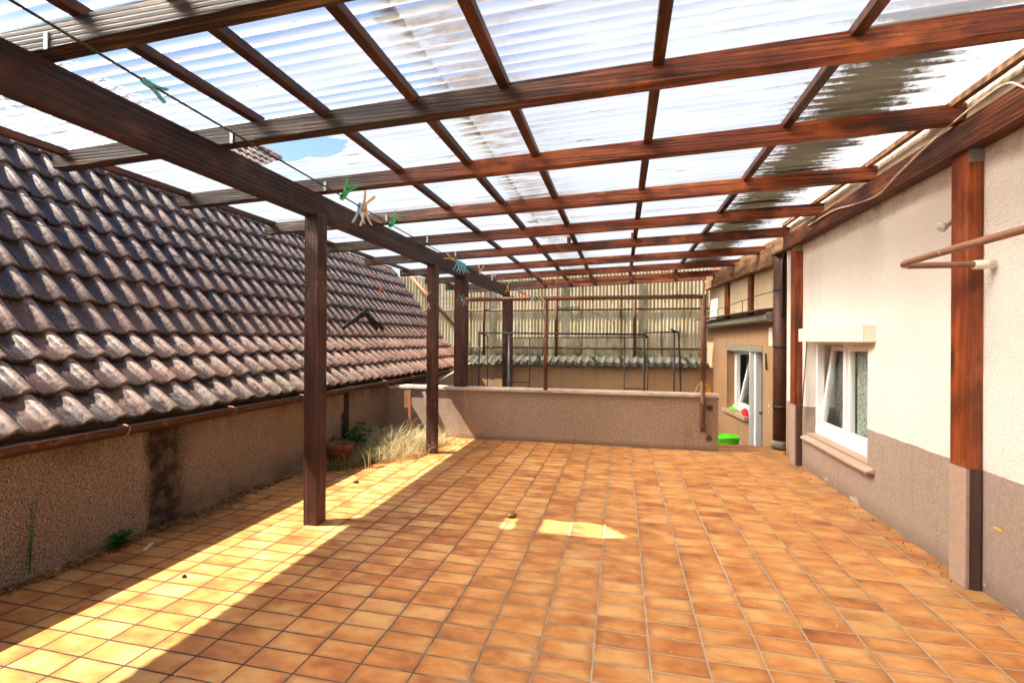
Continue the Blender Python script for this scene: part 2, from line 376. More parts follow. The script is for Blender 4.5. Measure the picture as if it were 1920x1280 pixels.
M['door_red'] = flat('red_brown_door_panel', (.12, .025, .015), .5)
k = NT('window_glass', .02, .5)
gl = k.n('BsdfGlossy'); gl.inputs[1].default_value = .01; gl.inputs[0].default_value = (.9, .95, .93, 1)
ts = k.n('BsdfTransparent'); ts.inputs[0].default_value = (.90, .95, .92, 1)
fr = k.n('Fresnel'); fr.inputs[0].default_value = 1.6
geo = k.n('NewGeometry')
m1 = k.n('MixShader'); k.put(m1.inputs[0], k.ma('MULTIPLY', fr.outputs[0], k.ma('SUBTRACT', 1., geo.outputs['Backfacing']))); k.t.links.new(ts.outputs[0], m1.inputs[1]); k.t.links.new(gl.outputs[0], m1.inputs[2])
k.t.links.new(m1.outputs[0], k.out.inputs[0]); M['glass'] = k.m
k = NT('lace_curtain', .9, .1)
lace = k.vor(k.co(), 70.)
c = k.ramp(lace, [(.15, (.12, .13, .13)), (.6, (.45, .47, .45))]); k.color(c); M['lace'] = k.m
for nm, c in dict(peg_green=(.01, .40, .09), peg_teal=(.10, .42, .46), peg_paleblue=(.33, .52, .58), peg_yellow=(.75, .42, .05),
                  peg_wood=(.72, .50, .22), peg_white=(.75, .74, .70), peg_red=(.50, .03, .03), peg_orange=(.75, .17, .05), peg_dullgreen=(.08, .32, .12)).items():
    M[nm] = flat(nm, c, .4, .4, var=.08)
M['hanger'] = flat('black_plastic', (.004, .004, .005), .45, .3)
M['lime'] = flat('lime_green_plastic', (.09, .62, .01), .35, .5, var=.06)
M['hose'] = flat('orange_rubber_hose', (.70, .26, .02), .45)
M['hose_pale'] = flat('pale_rubber_hose', (.60, .46, .28), .45)
M['red_cloth'] = flat('red_cloth', (.70, .03, .03), .8)
M['green_cloth'] = flat('green_cloth', (.20, .60, .06), .8)
M['terracotta'] = flat('terracotta', (.13, .042, .02), .9, var=.5, sc=14)
M['soil'] = flat('dark_soil', (.03, .02, .013), 1., var=.4)
def leafmat(name, c1, c2):
    k = NT(name, .6, .25); f = k.noise(k.co(), 7., 3)
    cc = k.ramp(f, [(.35, c1), (.65, c2)]); k.color(cc)
    tr = k.n('BsdfTranslucent'); k.put(tr.inputs[0], cc); m1 = k.n('MixShader'); m1.inputs[0].default_value = .3
    k.t.links.new(k.b.outputs[0], m1.inputs[1]); k.t.links.new(tr.outputs[0], m1.inputs[2]); k.t.links.new(m1.outputs[0], k.out.inputs[0]); return k.m
M['straw'] = leafmat('dry_grass', (.30, .21, .08), (.62, .50, .27))
M['straw_green'] = leafmat('half_dry_grass', (.07, .10, .025), (.30, .26, .10))
M['leaf'] = leafmat('weed_leaves', (.015, .06, .012), (.05, .16, .03))
M['leaf_light'] = leafmat('light_weed_leaves', (.10, .22, .06), (.26, .40, .15))
M['moss'] = leafmat('yellow_moss', (.10, .07, .015), (.26, .19, .04))
M['litter'] = leafmat('dead_leaves', (.06, .03, .012), (.22, .12, .05))
M['scrap'] = flat('bleached_wood_chip', (.55, .45, .32), .8)
M['lamp_glass'] = flat('frosted_bulb_glass', (.55, .53, .50), .15, .6)

# ------------------------------------------------------------------ mesh helpers
class MB:
    def __init__(s): s.v = []; s.f = []; s.uv = {}; s.sm = set()
    def add(s, vs, fs, smooth=False):
        b = len(s.v); s.v += [tuple(x) for x in vs]
        for f in fs:
            if smooth: s.sm.add(len(s.f))
            s.f.append(tuple(b + i for i in f))
        return s
    def hexa(s, p):   # 8 points: bottom 4 (ccw), top 4
        return s.add(p, [(3, 2, 1, 0), (4, 5, 6, 7), (0, 1, 5, 4), (1, 2, 6, 5), (2, 3, 7, 6), (3, 0, 4, 7)])
    def box(s, a, b, bev=0.):
        x0, y0, z0 = (min(a[i], b[i]) for i in range(3)); x1, y1, z1 = (max(a[i], b[i]) for i in range(3))
        if not bev:
            return s.hexa([(x0, y0, z0), (x1, y0, z0), (x1, y1, z0), (x0, y1, z0), (x0, y0, z1), (x1, y0, z1), (x1, y1, z1), (x0, y1, z1)])
        bm = bmesh.new(); bmesh.ops.create_cube(bm, size=1)
        for q in bm.verts: q.co = Vector(((x0 + x1) / 2 + q.co.x * (x1 - x0), (y0 + y1) / 2 + q.co.y * (y1 - y0), (z0 + z1) / 2 + q.co.z * (z1 - z0)))
        bmesh.ops.bevel(bm, geom=bm.edges[:], offset=bev, segments=2, affect='EDGES', profile=.6)
        s.add([q.co for q in bm.verts], [[q.index for q in f.verts] for f in bm.faces]); bm.free(); return s
    def obox(s, M4, size, bev=0.):   # box of a size centred at the matrix
        t = MB().box([-x / 2 for x in size], [x / 2 for x in size], bev)
        return s.add([M4 @ Vector(q) for q in t.v], t.f)
    def tube(s, pts, r, seg=10, cap=True, smooth=True):
        pts = [Vector(p) for p in pts]; rr = r if isinstance(r, (list, tuple)) else [r] * len(pts)
        vs = []; N_ = None
        for i, p in enumerate(pts):
            d = (pts[min(i + 1, len(pts) - 1)] - pts[max(i - 1, 0)]).normalized()
            if N_ is None:
                N_ = d.orthogonal().normalized()
            N_ = (N_ - d * N_.dot(d)).normalized(); B = d.cross(N_)
            for j in range(seg):
                a = 2 * math.pi * j / seg; vs.append(p + (N_ * math.cos(a) + B * math.sin(a)) * rr[i])
        fs = [(i * seg + j, i * seg + (j + 1) % seg, (i + 1) * seg + (j + 1) % seg, (i + 1) * seg + j) for i in range(len(pts) - 1) for j in range(seg)]
        s.add(vs, fs, smooth)
        if cap:
            b = len(s.v) - len(vs); s.f.append(tuple(b + j for j in reversed(range(seg)))); s.f.append(tuple(b + (len(pts) - 1) * seg + j for j in range(seg)))
        return s
    def lathe(s, prof, c, seg=24):
        vs = [(c[0] + r * math.cos(2 * math.pi * j / seg), c[1] + r * math.sin(2 * math.pi * j / seg), c[2] + z) for r, z in prof for j in range(seg)]
        fs = [(i * seg + j, i * seg + (j + 1) % seg, (i + 1) * seg + (j + 1) % seg, (i + 1) * seg + j) for i in range(len(prof) - 1) for j in range(seg)]
        return s.add(vs, fs, True)
    def build(s, name, mat, parent=None, label=None, at=None, bevel=0.):
        me = bpy.data.meshes.new(name); off = Vector(at) if at is not None else Vector()
        me.from_pydata([Vector(q) - off for q in s.v], [], s.f); me.update()
        for i in s.sm: me.polygons[i].use_smooth = True
        if s.uv:
            l = me.uv_layers.new(name='UVMap')
            for i, uvs in s.uv.items():
                for li, q in zip(me.polygons[i].loop_indices, uvs): l.data[li].uv = q
        me.materials.append(M[mat] if isinstance(mat, str) else mat)
        ob = bpy.data.objects.new(name, me); col.objects.link(ob)
        if parent is not None:
            ob.parent = parent
            if at is None and parent.type == 'EMPTY': ob.location = -parent.location
            elif at is not None: ob.location = off - (parent.location if parent.type == 'EMPTY' else Vector())
        elif at is not None: ob.location = off
        if label: ob['label'] = label
        if bevel:
            md = ob.modifiers.new('edge', 'BEVEL'); md.width = bevel; md.segments = 2; md.limit_method = 'ANGLE'
        return ob
def tag(o, label=None, cat=None, group=None, kind=None):
    if label: o['label'] = label
    if cat: o['category'] = cat
    if group: o['group'] = group
    if kind: o['kind'] = kind
    return o
def smooth(pts, k_=6):
    P = [Vector(p) for p in pts]; P = [P[0] * 2 - P[1]] + P + [P[-1] * 2 - P[-2]]; out = []
    for i in range(1, len(P) - 2):
        for j in range(k_):
            t = j / k_; a, b, c, d = P[i - 1:i + 3]
            out.append(.5 * ((2 * b) + (c - a) * t + (2 * a - 5 * b + 4 * c - d) * t * t + (3 * b - a - 3 * c + d) * t ** 3))
    return out + [P[-2]]
def thing(name, label, cat, loc=(0, 0, 0), group=None):
    o = bpy.data.objects.new(name, None); col.objects.link(o); o.location = loc; o.empty_display_size = .1
    return tag(o, label, cat, group)
def copy_tree(o, parent=None):
    c = o.copy(); col.objects.link(c); c.parent = parent
    for ch in [x for x in bpy.data.objects if x.parent == o]: copy_tree(ch, c)
    return c

# ------------------------------------------------------------------ setting
g = MB().add([(-120, -120, -3.2), (120, -120, -3.2), (120, 120, -3.2), (-120, 120, -3.2)], [(0, 1, 2, 3)]).build('ground', 'ground')
tag(g, kind='structure')
# terrace slab: L shaped, ends behind the parapet
fl_ = MB()
fl_.box((-3.43, -5, -.30), (2.04, 6.8, 0)).box((1.24, 6.8, -.30), (2.30, 7.12, 0))
tag(fl_.build('terrace_floor', 'floor'), kind='structure')
yf = MB().box((-3.43, 7.125, -.75), (2.30, 12, -.45)).box((-3.43, 6.805, -.75), (1.235, 7.12, -.45))
tag(yf.build('yard_floor', 'concrete'), kind='structure')

# parapet wall
pw = thing('parapet_wall', 'low pebble-plastered parapet wall with pale stone coping across the far end of the tiled terrace', 'wall', (-1, 6.7, 0))
MB().box((-3.43, 6.62, .002), (1.235, 6.80, .70)).build('wall_body', 'parapet_plaster', pw)
cp = MB()
for i in range(5):
    a = -3.43 + i * .936
    cp.box((a + .002, 6.585, .702), (a + .932, 6.835, .742), .006)
cp.build('coping', 'coping', pw)

# ------------------------------------------------------------------ tiled roofs
def tile_roof(origin, slope_deg, ncourse, y0, y1, expo=.307, pitch=.20, reach=.352, hump=.052, along=Vector((0, 1, 0)), up=None, lift=.046, seed=1, c0=0):
    """origin: eave line point; slope rises towards -x (or 'up' horizontally); returns mesh builder with uv"""
    rnd = random.Random(seed)
    a = R(slope_deg); hz = (up or Vector((-1, 0, 0)))
    S = (hz * math.cos(a) + Vector((0, 0, math.sin(a)))).normalized(); Nn = along.cross(S)
    if Nn.z < 0: Nn = -Nn
    O = Vector(origin); m = MB()
    prof = [(0, .010), (.04, .014), (.08, .004), (.14, 0), (.42, 0), (.50, .006), (.545, .62 * hump), (.60, .90 * hump), (.68, hump), (.76, .94 * hump), (.84, .72 * hump), (.92, .34 * hump), (.995, .015)]
    nt_ = int((y1 - y0) / pitch)
    for c in range(ncourse):
        for t in range(nt_):
            js = rnd.uniform(-.005, .005) - (.02 if rnd.random() < .03 else 0); jn = rnd.uniform(0, .006); jr = rnd.uniform(-.011, .011)
            s0 = c * expo + js; s1 = s0 + reach
            rows = []
            for (s_, h_) in ((s0, lift), (s0 + .012, lift + .001), (s0 + (s1 - s0) * .5, lift * .5), (s1, .0)):
                r_ = []
                for (u_, p_) in prof:
                    r_.append(O + along * (y0 + (t + u_) * pitch) + S * s_ + Nn * (h_ + p_ + jn + jr * (u_ - .5) + (.0 if s_ > s0 else -.004)))
                rows.append(r_)
            under = [O + along * (y0 + (t + u_) * pitch) + S * s0 + Nn * (p_ - .006 + lift - .016) for (u_, p_) in prof]
            allr = [under] + rows
            b = len(m.v); n_ = len(prof)
            for r_ in allr: m.v += [tuple(q) for q in r_]
            for i in range(len(allr) - 1):
                for j in range(n_ - 1):
                    if i >= 1: m.sm.add(len(m.f))
                    m.uv[len(m.f)] = [(t + min(.99, uu), c + c0 + q) for uu, q in zip((prof[j][0], prof[j + 1][0], prof[j + 1][0], prof[j][0]), (0.02, 0.02, .05, .05) if i == 0 else ((i - 1) / 3.1, (i - 1) / 3.1, i / 3.1, i / 3.1))]
                    m.f.append((b + i * n_ + j, b + i * n_ + j + 1, b + (i + 1) * n_ + j + 1, b + (i + 1) * n_ + j))
    return m, O, S, Nn

nb = thing('neighbour_house', 'low neighbouring house whose steep dark clay-tiled roof and gutter overhang the brown left-hand wall', 'building', (-3.6, 4, 0))
rm, O_, S_, Nn_ = tile_roof((-3.435, 0, .832), 42, 3, -3.1, 10.5)
rmB, O_, S_, Nn_ = tile_roof(O_ + S_ * (3 * .307), 52.5, 8, -3.1, 10.5, seed=2, c0=3)
b_n = len(rm.f); rm.uv.update({i + b_n: v_ for i, v_ in rmB.uv.items()}); rm.add(rmB.v, rmB.f, True)
O_ = O_ - S_ * (3 * .307)
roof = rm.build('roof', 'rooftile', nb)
# body under the tiles, gable, and rear slope
ridge = O_ + S_ * (11 * .307 + .02)
bd = MB()
e = -.02
A_ = (O_ + S_ * .02 + Nn_ * e); B_ = (ridge + Nn_ * e)
for (y_a, y_b) in ((-3.1, 10.49),):
    bd.hexa([(B_.x * 2 - A_.x, y_a, A_.z - .12), (A_.x, y_a, A_.z - .12), (A_.x, y_b, A_.z - .12), (B_.x * 2 - A_.x, y_b, A_.z - .12),
             (B_.x - .01, y_a, B_.z), (B_.x, y_a, B_.z), (B_.x, y_b, B_.z), (B_.x - .01, y_b, B_.z)])
bd.build('attic', 'brown_plaster', nb)
rc = MB()
for i in range(38):
    y_ = -3.1 + i * .36
    rc.tube([(ridge.x - .02, y_, ridge.z + .0), (ridge.x - .02, y_ + .37, ridge.z + .015)], [.085, .095], 12)
rc.build('ridge_cap', 'greytile', nb)
MB().box((-8, -5, -3.2), (-3.43, 10.45, -.30)).box((-8, -5, -.30), (-3.43, 10.45, .78)).build('wall', 'left_plaster', nb)
# gutter
gt = MB(); gx, gz, gr_ = -3.375, .822, .066
n_ = 10
def gsec(y, r): return [(gx - r * math.cos(math.pi * i / n_), y, gz - r * math.sin(math.pi * i / n_)) for i in range(n_ + 1)]
for (y_a, y_b) in ((-3.2, 5.0), (5.004, 10.6)):
    a_, b_ = gsec(y_a, gr_), gsec(y_b, gr_); c_, d_ = gsec(y_a, gr_ - .003), gsec(y_b, gr_ - .003)
    gt.add(a_ + b_, [(i, i + 1, n_ + 2 + i, n_ + 1 + i) for i in range(n_)], True)
    gt.add(c_ + d_, [(i + 1, i, n_ + 1 + i, n_ + 2 + i) for i in range(n_)], True)
    gt.tube([(gx + gr_, y_a, gz + .002), (gx + gr_, y_b, gz + .002)], .007, 8)
gut = gt.build('gutter', 'gutter', nb)
for y_ in (-1.2, -.3, .7, 1.6, 2.62, 3.55, 4.5, 5.45, 6.35, 7.3, 8.2, 9.1, 10.0):
    b_ = MB(); b_.tube([(gx - (gr_ + .004) * math.cos(math.pi * i / 8), y_, gz - (gr_ + .004) * math.sin(math.pi * i / 8)) for i in range(9)] + [(gx + .03, y_, gz + .012), (gx - .03, y_, gz + .012)], .006, 6)
    b_.build('gutter_bracket', 'pipe_orange', gut)
# glazed light tiles
for (t_, c_) in ((37, 4.), (28, 4), (45, 2), (58, 7)):
    b_ = MB(); base = O_ + Vector((0, -3.1 + t_ * .2, 0)) + S_ * (c_ * .307 - .006)
    prof = [(.50, .02), (.56, .034), (.62, .046), (.70, .052), (.78, .047), (.86, .036), (.93, .022), (1, .02)]
    rows = []
    for s_, h_ in ((0, .037), (.17, .024), (.325, .010)):
        rows += [base + Vector((0, u_ * .2, 0)) + S_ * s_ + Nn_ * (h_ + p_) for u_, p_ in prof]
    n__ = len(prof)
    b_.add(rows, [(i * n__ + j, i * n__ + j + 1, (i + 1) * n__ + j + 1, (i + 1) * n__ + j) for i in range(2) for j in range(n__ - 1)], True)
    b_.build('glass_tile', 'glasstile', roof, 'blue glazed light tile')

# farther house whose roof shows through the gap in the sheets
fh = thing('farther_house', 'farther house, only its dark tiled roof corner showing through the canopy gap', 'building', (-9, 9, -3.2))
rm2, O2, S2, N2 = tile_roof((-6.2, 0, 3.75), 45, 11, 3.0, 10.4, seed=5)
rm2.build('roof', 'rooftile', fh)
r2 = O2 + S2 * (11 * .307)
vb = MB().hexa([(r2.x * 2 + 6.2, 3.0, 3.65), (-6.2, 3.0, 3.65), (-6.2, 10.35, 3.65), (r2.x * 2 + 6.2, 10.35, 3.65), (r2.x - .01, 3.0, r2.z - .03), (r2.x, 3.0, r2.z - .03), (r2.x, 10.35, r2.z - .03), (r2.x - .01, 10.35, r2.z - .03)])
vb.box((r2.x * 2 + 6.2, 3.0, -3.2), (-6.2, 10.35, 3.648)).build('wall', 'brown_plaster', fh)

# ------------------------------------------------------------------ pergola
pg = thing('pergola', 'dark brown timber pergola canopy with red-stained rafters and translucent corrugated sheets over the terrace', 'pergola', (-2.3, 4.5, 0))
RS = .033
def rz(x): return 2.685 + RS * x
BX0, BX1 = -2.385, -2.295
MB().box((BX0, -5, 2.415), (BX1, 9.85, 2.603), .004).build('beam', 'beam', pg, 'long dark beam carried by the free-standing posts')
for (x_, y_, wx, wy, z0, z1) in ((-2.385, 3.225, .12, .115, 0, 2.415), (-2.385, 5.60, .12, .115, 0, 2.415), (-2.385, -.4, .12, .115, 0, 2.415), (-2.40, 6.645, .185, .12, .744, 2.415), (-2.41, 9.62, .20, .12, -.45, 2.415)):
    MB().box((x_, y_, z0 + .002), (x_ + wx, y_ + wy, z1 - .001), .005).build('post', 'post', pg)
# posts fixed to the house wall
for (y_, d_) in ((3.285, .145), (6.09, .16), (.4, .145)):
    p_ = MB().box((1.96, y_, .70), (2.037, y_ + d_, 2.578), .003).build('post', 'post_red', pg, 'red-stained wall post with painted foot')
    MB().box((1.958, y_ + .002, .004), (1.975, y_ + d_ + .002, .699)).build('post_foot', 'post_foot_light', p_, 'taupe painted side of the post foot')
    q_ = MB().box((1.976, y_, .004), (2.037, y_ + d_, .699))
    q_.box((1.990, y_ - .006, .004), (2.026, y_ - .0005, .699))
    q_.build('post_foot', 'post_foot_dark', p_, 'dark umber painted front of the post foot')
    br = MB().box((1.962, y_ - .003, 2.48), (2.036, y_ - .0005, 2.576))
    for (dx, dz) in ((.012, .015), (.06, .015), (.012, .08), (.06, .08), (.036, .05)):
        br.obox(Matrix.Translation((1.962 + dx, y_ - .005, 2.48 + dz)), (.009, .005, .009))
    br.build('angle_bracket', 'zinc', p_)
# wall plate, in lengths
MB().box((1.935, -5, 2.58), (2.036, 6.45, 2.752), .004).build('wall_plate', 'plate', pg)
# plate over the outbuilding (turned by about six degrees)
UD = Vector((-.103, .995, 0)).normalized(); UN = Vector((-.995, -.103, 0)).normalized()   # along the wall, out of the wall
P0 = Vector((2.10, 7.10, 0))
def U(s_, out, z): return P0 + UD * s_ + UN * out + Vector((0, 0, z))
def ubox(m, s0, s1, o0, o1, z0, z1):
    return m.hexa([U(s0, o1, z0), U(s0, o0, z0), U(s1, o0, z0), U(s1, o1, z0), U(s0, o1, z1), U(s0, o0, z1), U(s1, o0, z1), U(s1, o1, z1)])
ubox(MB(), -.05, 3.35, -.04, .12, 2.47, 2.605).build('wall_plate', 'old_wood', pg, 'lower old timber above the outbuilding')
ubox(MB(), .02, 3.2, -.04, .10, 2.609, 2.73).build('wall_plate', 'old_wood', pg, 'upper old timber above the outbuilding')
ubox(MB(), -.1, 3.4, -.075, -.045, 2.60, 2.93).build('edge_plank', 'old_wood', pg, 'upright board closing the gap above the outbuilding')
# rafters
RY = [-3.3, -2.35, -1.4, -.45, .50, 1.465, 2.41, 3.335, 4.345, 5.37, 6.37, 7.52, 8.57, 9.67, 10.25]
for i, y_ in enumerate(RY):
    xr = 1.985 if y_ < 6.4 else 2.08 - .103 * (y_ - 7.1)
    xl = -3.70
    a = [(xl, y_, rz(xl)), (xr, y_, rz(xr)), (xr, y_ + .082, rz(xr)), (xl, y_ + .082, rz(xl))]
    m = MB().hexa(a + [(x, y, z + .108) for x, y, z in a])
    ob = m.build('rafter', 'rafter', pg, None, None, .003)
    ob.location = ob.location   # keep world aligned grain
    b_ = MB()
    b_.obox(Matrix.Translation((BX1 + .012, y_ - .003, 2.64)), (.022, .004, .07))
    b_.build('nail_plate', 'zinc', ob)
# battens
for bx in (-3.62, -2.83, -2.13, -1.66, -1.11, -.60, .17, 1.02):
    z_ = rz(bx) + .110
    yb = 2.47 if bx == -2.13 else 10.3
    b_ = MB().box((bx - .027, -3.4, z_), (bx + .027, yb, z_ + .044), .003)
    b_.build('batten', 'batten', pg)
# little offcuts nailed beside two battens near the far end
for (x_, y_) in ((-.70, 6.30), (-1.16, 6.30), (.12, 6.34)):
    MB().box((x_, y_ - .02, rz(x_) + .06), (x_ + .05, y_ - .002, rz(x_) + .20)).build('cleat', 'rafter', pg)
# planks closing the gap at the wall
pl = MB().hexa([(1.975, -5, 2.762), (2.030, -5, 2.762), (2.030, 6.4, 2.762), (1.975, 6.4, 2.762), (1.995, -5, 2.875), (2.030, -5, 2.875), (2.030, 6.4, 2.875), (1.995, 6.4, 2.875)])
pl.build('edge_plank', 'pale_plank', pg)
MB().box((1.905, -5, rz(1.92) + .111), (1.945, 6.4, rz(1.92) + .150), .003).build('edge_plank', 'old_wood', pg, 'weathered grey edge batten along the house wall')

# corrugated sheets
def sheet(y0, y1, x0, x1, dz, hole=None, sl=RS):
    m = MB(); step = .076 / 10; ny = int(round((y1 - y0) / step)); nx = int((x1 - x0) / .03) if hole else 24
    idx = {}
    for i in range(ny + 1):
        y = y0 + i * step
        for j in range(nx + 1):
            x = x0 + (x1 - x0) * j / nx
            z = rz(x) + .110 + .046 + .010 + dz + .009 * math.sin(2 * math.pi * y / .076) + .0016 * math.sin(x * 3.1 + y * 1.7)
            idx[i, j] = len(m.v); m.v.append((x, y, z))
    for i in range(ny):
        for j in range(nx):
            xm = x0 + (x1 - x0) * (j + .5) / nx; ym = y0 + (i + .5) * step
            if hole and hole(xm, ym): continue
            m.sm.add(len(m.f)); m.f.append((idx[i, j], idx[i + 1, j], idx[i + 1, j + 1], idx[i, j + 1]))
    return m
def hole(x, y):
    # a strip has broken out of one sheet just behind the rafter
    if x < -2.745 or y < 2.822: return False
    lim = -1.793 - max(0., y - 2.886) * .95 if y > 2.886 else -1.793 - (2.886 - y) * 3.
    return y < 3.09 + .01 * math.sin(x * 23) and x < lim
edges = [-3.42 + .874 * i for i in range(17)]
edges = [e_ for e_ in edges if e_ < 10.3]
for i in range(len(edges) - 1):
    y0, y1 = edges[i], min(edges[i + 1] + .076, 10.45)
    xr = 2.03 if y0 < 6.3 else 2.26 - .103 * (y0 - 7.1)
    xl = -3.85
    h_ = hole if (y0 < 3.1 and y1 > 2.8) else None
    MBs = sheet(y0, y1, xl, -.93, .0 + (i % 2) * .002, h_)
    if h_:
        MBs = sheet(y0, y1, xl, -.93, .0 + (i % 2) * .002, hole)
    MBs.build('roof_sheet', 'sheet', pg)
    sheet(y0, y1, -1.05, xr, .004 + (i % 2) * .002).build('roof_sheet', 'sheet', pg)

# the whole canopy sinks a few centimetres towards the far end
for c_ in [o for o in bpy.data.objects if o.parent == pg and o.type == 'MESH']:
    if c_.get('label') and 'outbuilding' in c_['label']: continue
    for v_ in c_.data.vertices:
        if v_.co.z > 2.35: v_.co.z -= .0095 * max(0., v_.co.y - 2.6)
# ------------------------------------------------------------------ house on the right
hs = thing('house', 'cream-plastered house with taupe base and white tilted window along the right side', 'building', (3, 2, 0))
WX = 2.04; wy0, wy1, wz0, wz1 = 4.61, 6.0, .40, 1.47
hw = MB()
hw.box((WX, -5, -3.2), (WX + .3, wy0, 3.4)).box((WX, wy1, -3.2), (WX + .3, 6.62, 3.4)).box((WX, wy0, -3.2), (WX + .3, wy1, wz0)).box((WX, wy0, wz1), (WX + .3, wy1, 3.4))
hw.build('wall', 'house_plaster', hs)
MB().box((WX + .302, -5, -3.2), (WX + 5, 4.2, 3.4)).box((WX + .302, 6.2, -3.2), (WX + 5, 6.62, 3.4)).box((WX + .302, 4.2, 2.6), (WX + 5, 6.2, 3.4)).box((WX + 2.5, 4.2, -3.2), (WX + 5, 6.2, 2.6)).box((WX + .302, 4.2, -3.2), (WX + 2.5, 6.2, .3)).build('room', 'dark_room', hs)
# window
wn_ = thing('x', 'x', 'x'); bpy.data.objects.remove(wn_)
fx = WX + .10
fr_ = MB()
fw = .055
fr_.box((fx, wy0, wz0 + .001), (fx + .07, wy1, wz0 + .085), .004).box((fx, wy0, wz1 - .07), (fx + .07, wy1, wz1), .004)
fr_.box((fx + .001, wy0 + .001, wz0 + .085), (fx + .069, wy0 + fw, wz1 - .07), .004).box((fx + .001, wy1 - fw, wz0 + .085), (fx + .069, wy1 - .001, wz1 - .07), .004)
fr_.box((fx + .001, 5.265, wz0 + .085), (fx + .069, 5.325, wz1 - .07), .004)
win = fr_.build('window', 'white', hs)
def sash(y0, y1, z0, z1, x, tilt=0.):
    m = MB(); w_ = .05
    m.box((0, y0, 0), (.05, y1, w_ + .015), .005).box((0, y0, z1 - z0 - w_), (.05, y1, z1 - z0), .005)
    m.box((.001, y0 + .001, w_ + .015), (.049, y0 + w_, z1 - z0 - w_), .005).box((.001, y1 - w_, w_ + .015), (.049, y1 - .001, z1 - z0 - w_), .005)
    T = Matrix.Translation((x, 0, z0)) @ Matrix.Rotation(tilt, 4, 'Y')
    m.v = [tuple(T @ Vector(q)) for q in m.v]
    o1 = m.build('sash', 'white', win, 'sash tilted inwards at the top' if tilt else None)
    g_ = MB().box((.022, y0 + w_, w_ + .015), (.026, y1 - w_, z1 - z0 - w_)); g_.v = [tuple(T @ Vector(q)) for q in g_.v]
    g_.build('pane', 'glass', win)
sash(5.33, wy1 - fw - .002, wz0 + .09, wz1 - .075, fx + .02, .13)
sash(wy0 + fw + .002, 5.26, wz0 + .09, wz1 - .075, fx + .015)
# lace curtains
for (ya, yb, xx) in ((4.80, 5.38, .185), (5.50, 5.64, .36), (5.93, 6.08, .34)):
    m = MB(); N__ = 40
    vs_ = []
    for i in range(N__ + 1):
        y = ya + (yb - ya) * i / N__; x = WX + xx + .012 * math.sin(i * 1.1)
        vs_ += [(x, y, .43 + .015 * abs(math.sin(i * .6))), (x, y, 1.46)]
    m.add(vs_, [(2 * i, 2 * i + 2, 2 * i + 3, 2 * i + 1) for i in range(N__)], True)
    m.build('curtain', 'lace', win)
MB().box((1.945, 4.475, 1.432), (WX - .001, 5.94, 1.575), .004).build('shutter_box', 'offwhite', hs)
sl2 = MB().hexa([(1.975, 4.48, .345), (WX - .001, 4.48, .348), (WX - .001, 5.97, .348), (1.975, 5.97, .345), (1.975, 4.48, .366), (WX - .001, 4.48, .388), (WX - .001, 5.97, .388), (1.975, 5.97, .366)])
sl2.box((WX + .0, 4.615, .401), (fx - .002, 5.995, .410))
sl2.build('window_sill', 'sill', hs, None, None, .003)
# thin conduit left of the window and the strap pole
MB().tube([(2.0, 6.03, .40), (2.0, 5.85, 1.43)], .006, 8).build('shutter_cord', 'door_red', hs)
# house above the sheets' edge is behind the flashing: nothing more is seen

# ------------------------------------------------------------------ outbuilding
ob_ = thing('outbuilding', 'small brown-plastered annex with tilted window, narrow door and timber-framed cream panels at the far right', 'building', (2.0, 8.5, -.45))
b_ = MB(); D_ = -.22
# lower wall pieces (s: along the wall, openings for window and door)
s_d0, s_d1, s_w0, s_w1 = .575, 1.09, 1.10, 2.19
zt = 1.27
for (sa, sb, za, zb) in ((0, s_d0, -.45, 1.84), (s_d0, 3.45, 1.375, 1.84), (s_w0 + .0, s_w1, -.45, .17), (s_w1, 3.45, -.45, 1.375)):
    ubox(b_, sa, sb, 0, D_, za, zb)
b_.build('wall', 'brown_plaster', ob_)
ubox(MB(), s_d0, s_w1 + .06, .008, D_, zt, 1.374).build('lintel', 'lintel', ob_)
rm_ = MB(); ubox(rm_, -.3, 3.45, -1.6, -1.8, -.45, 2.4); ubox(rm_, -.3, -.2, D_ - .01, -1.59, -.45, 2.4); ubox(rm_, -.2, 3.45, D_ - .01, -1.59, 2.3, 2.4); ubox(rm_, 3.35, 3.45, D_ - .01, -1.59, -.44, 2.29)
rm_.build('room', 'dark_room', ob_)
# upper cream panels and timber studs
b_ = MB(); ubox(b_, .12, .98, -.02, -.12, 1.845, 2.468); ubox(b_, 1.13, 2.10, -.02, -.12, 1.845, 2.468); ubox(b_, 2.28, 3.40, -.02, -.12, 1.845, 2.468)
b_.build('upper_panel', 'cream_panel', ob_)
for (sa, sb) in ((-.03, .118), (.985, 1.125), (2.105, 2.275)):
    ubox(MB(), sa, sb, .025, -.13, 1.843, 2.469).build('stud', 'post_red', ob_)
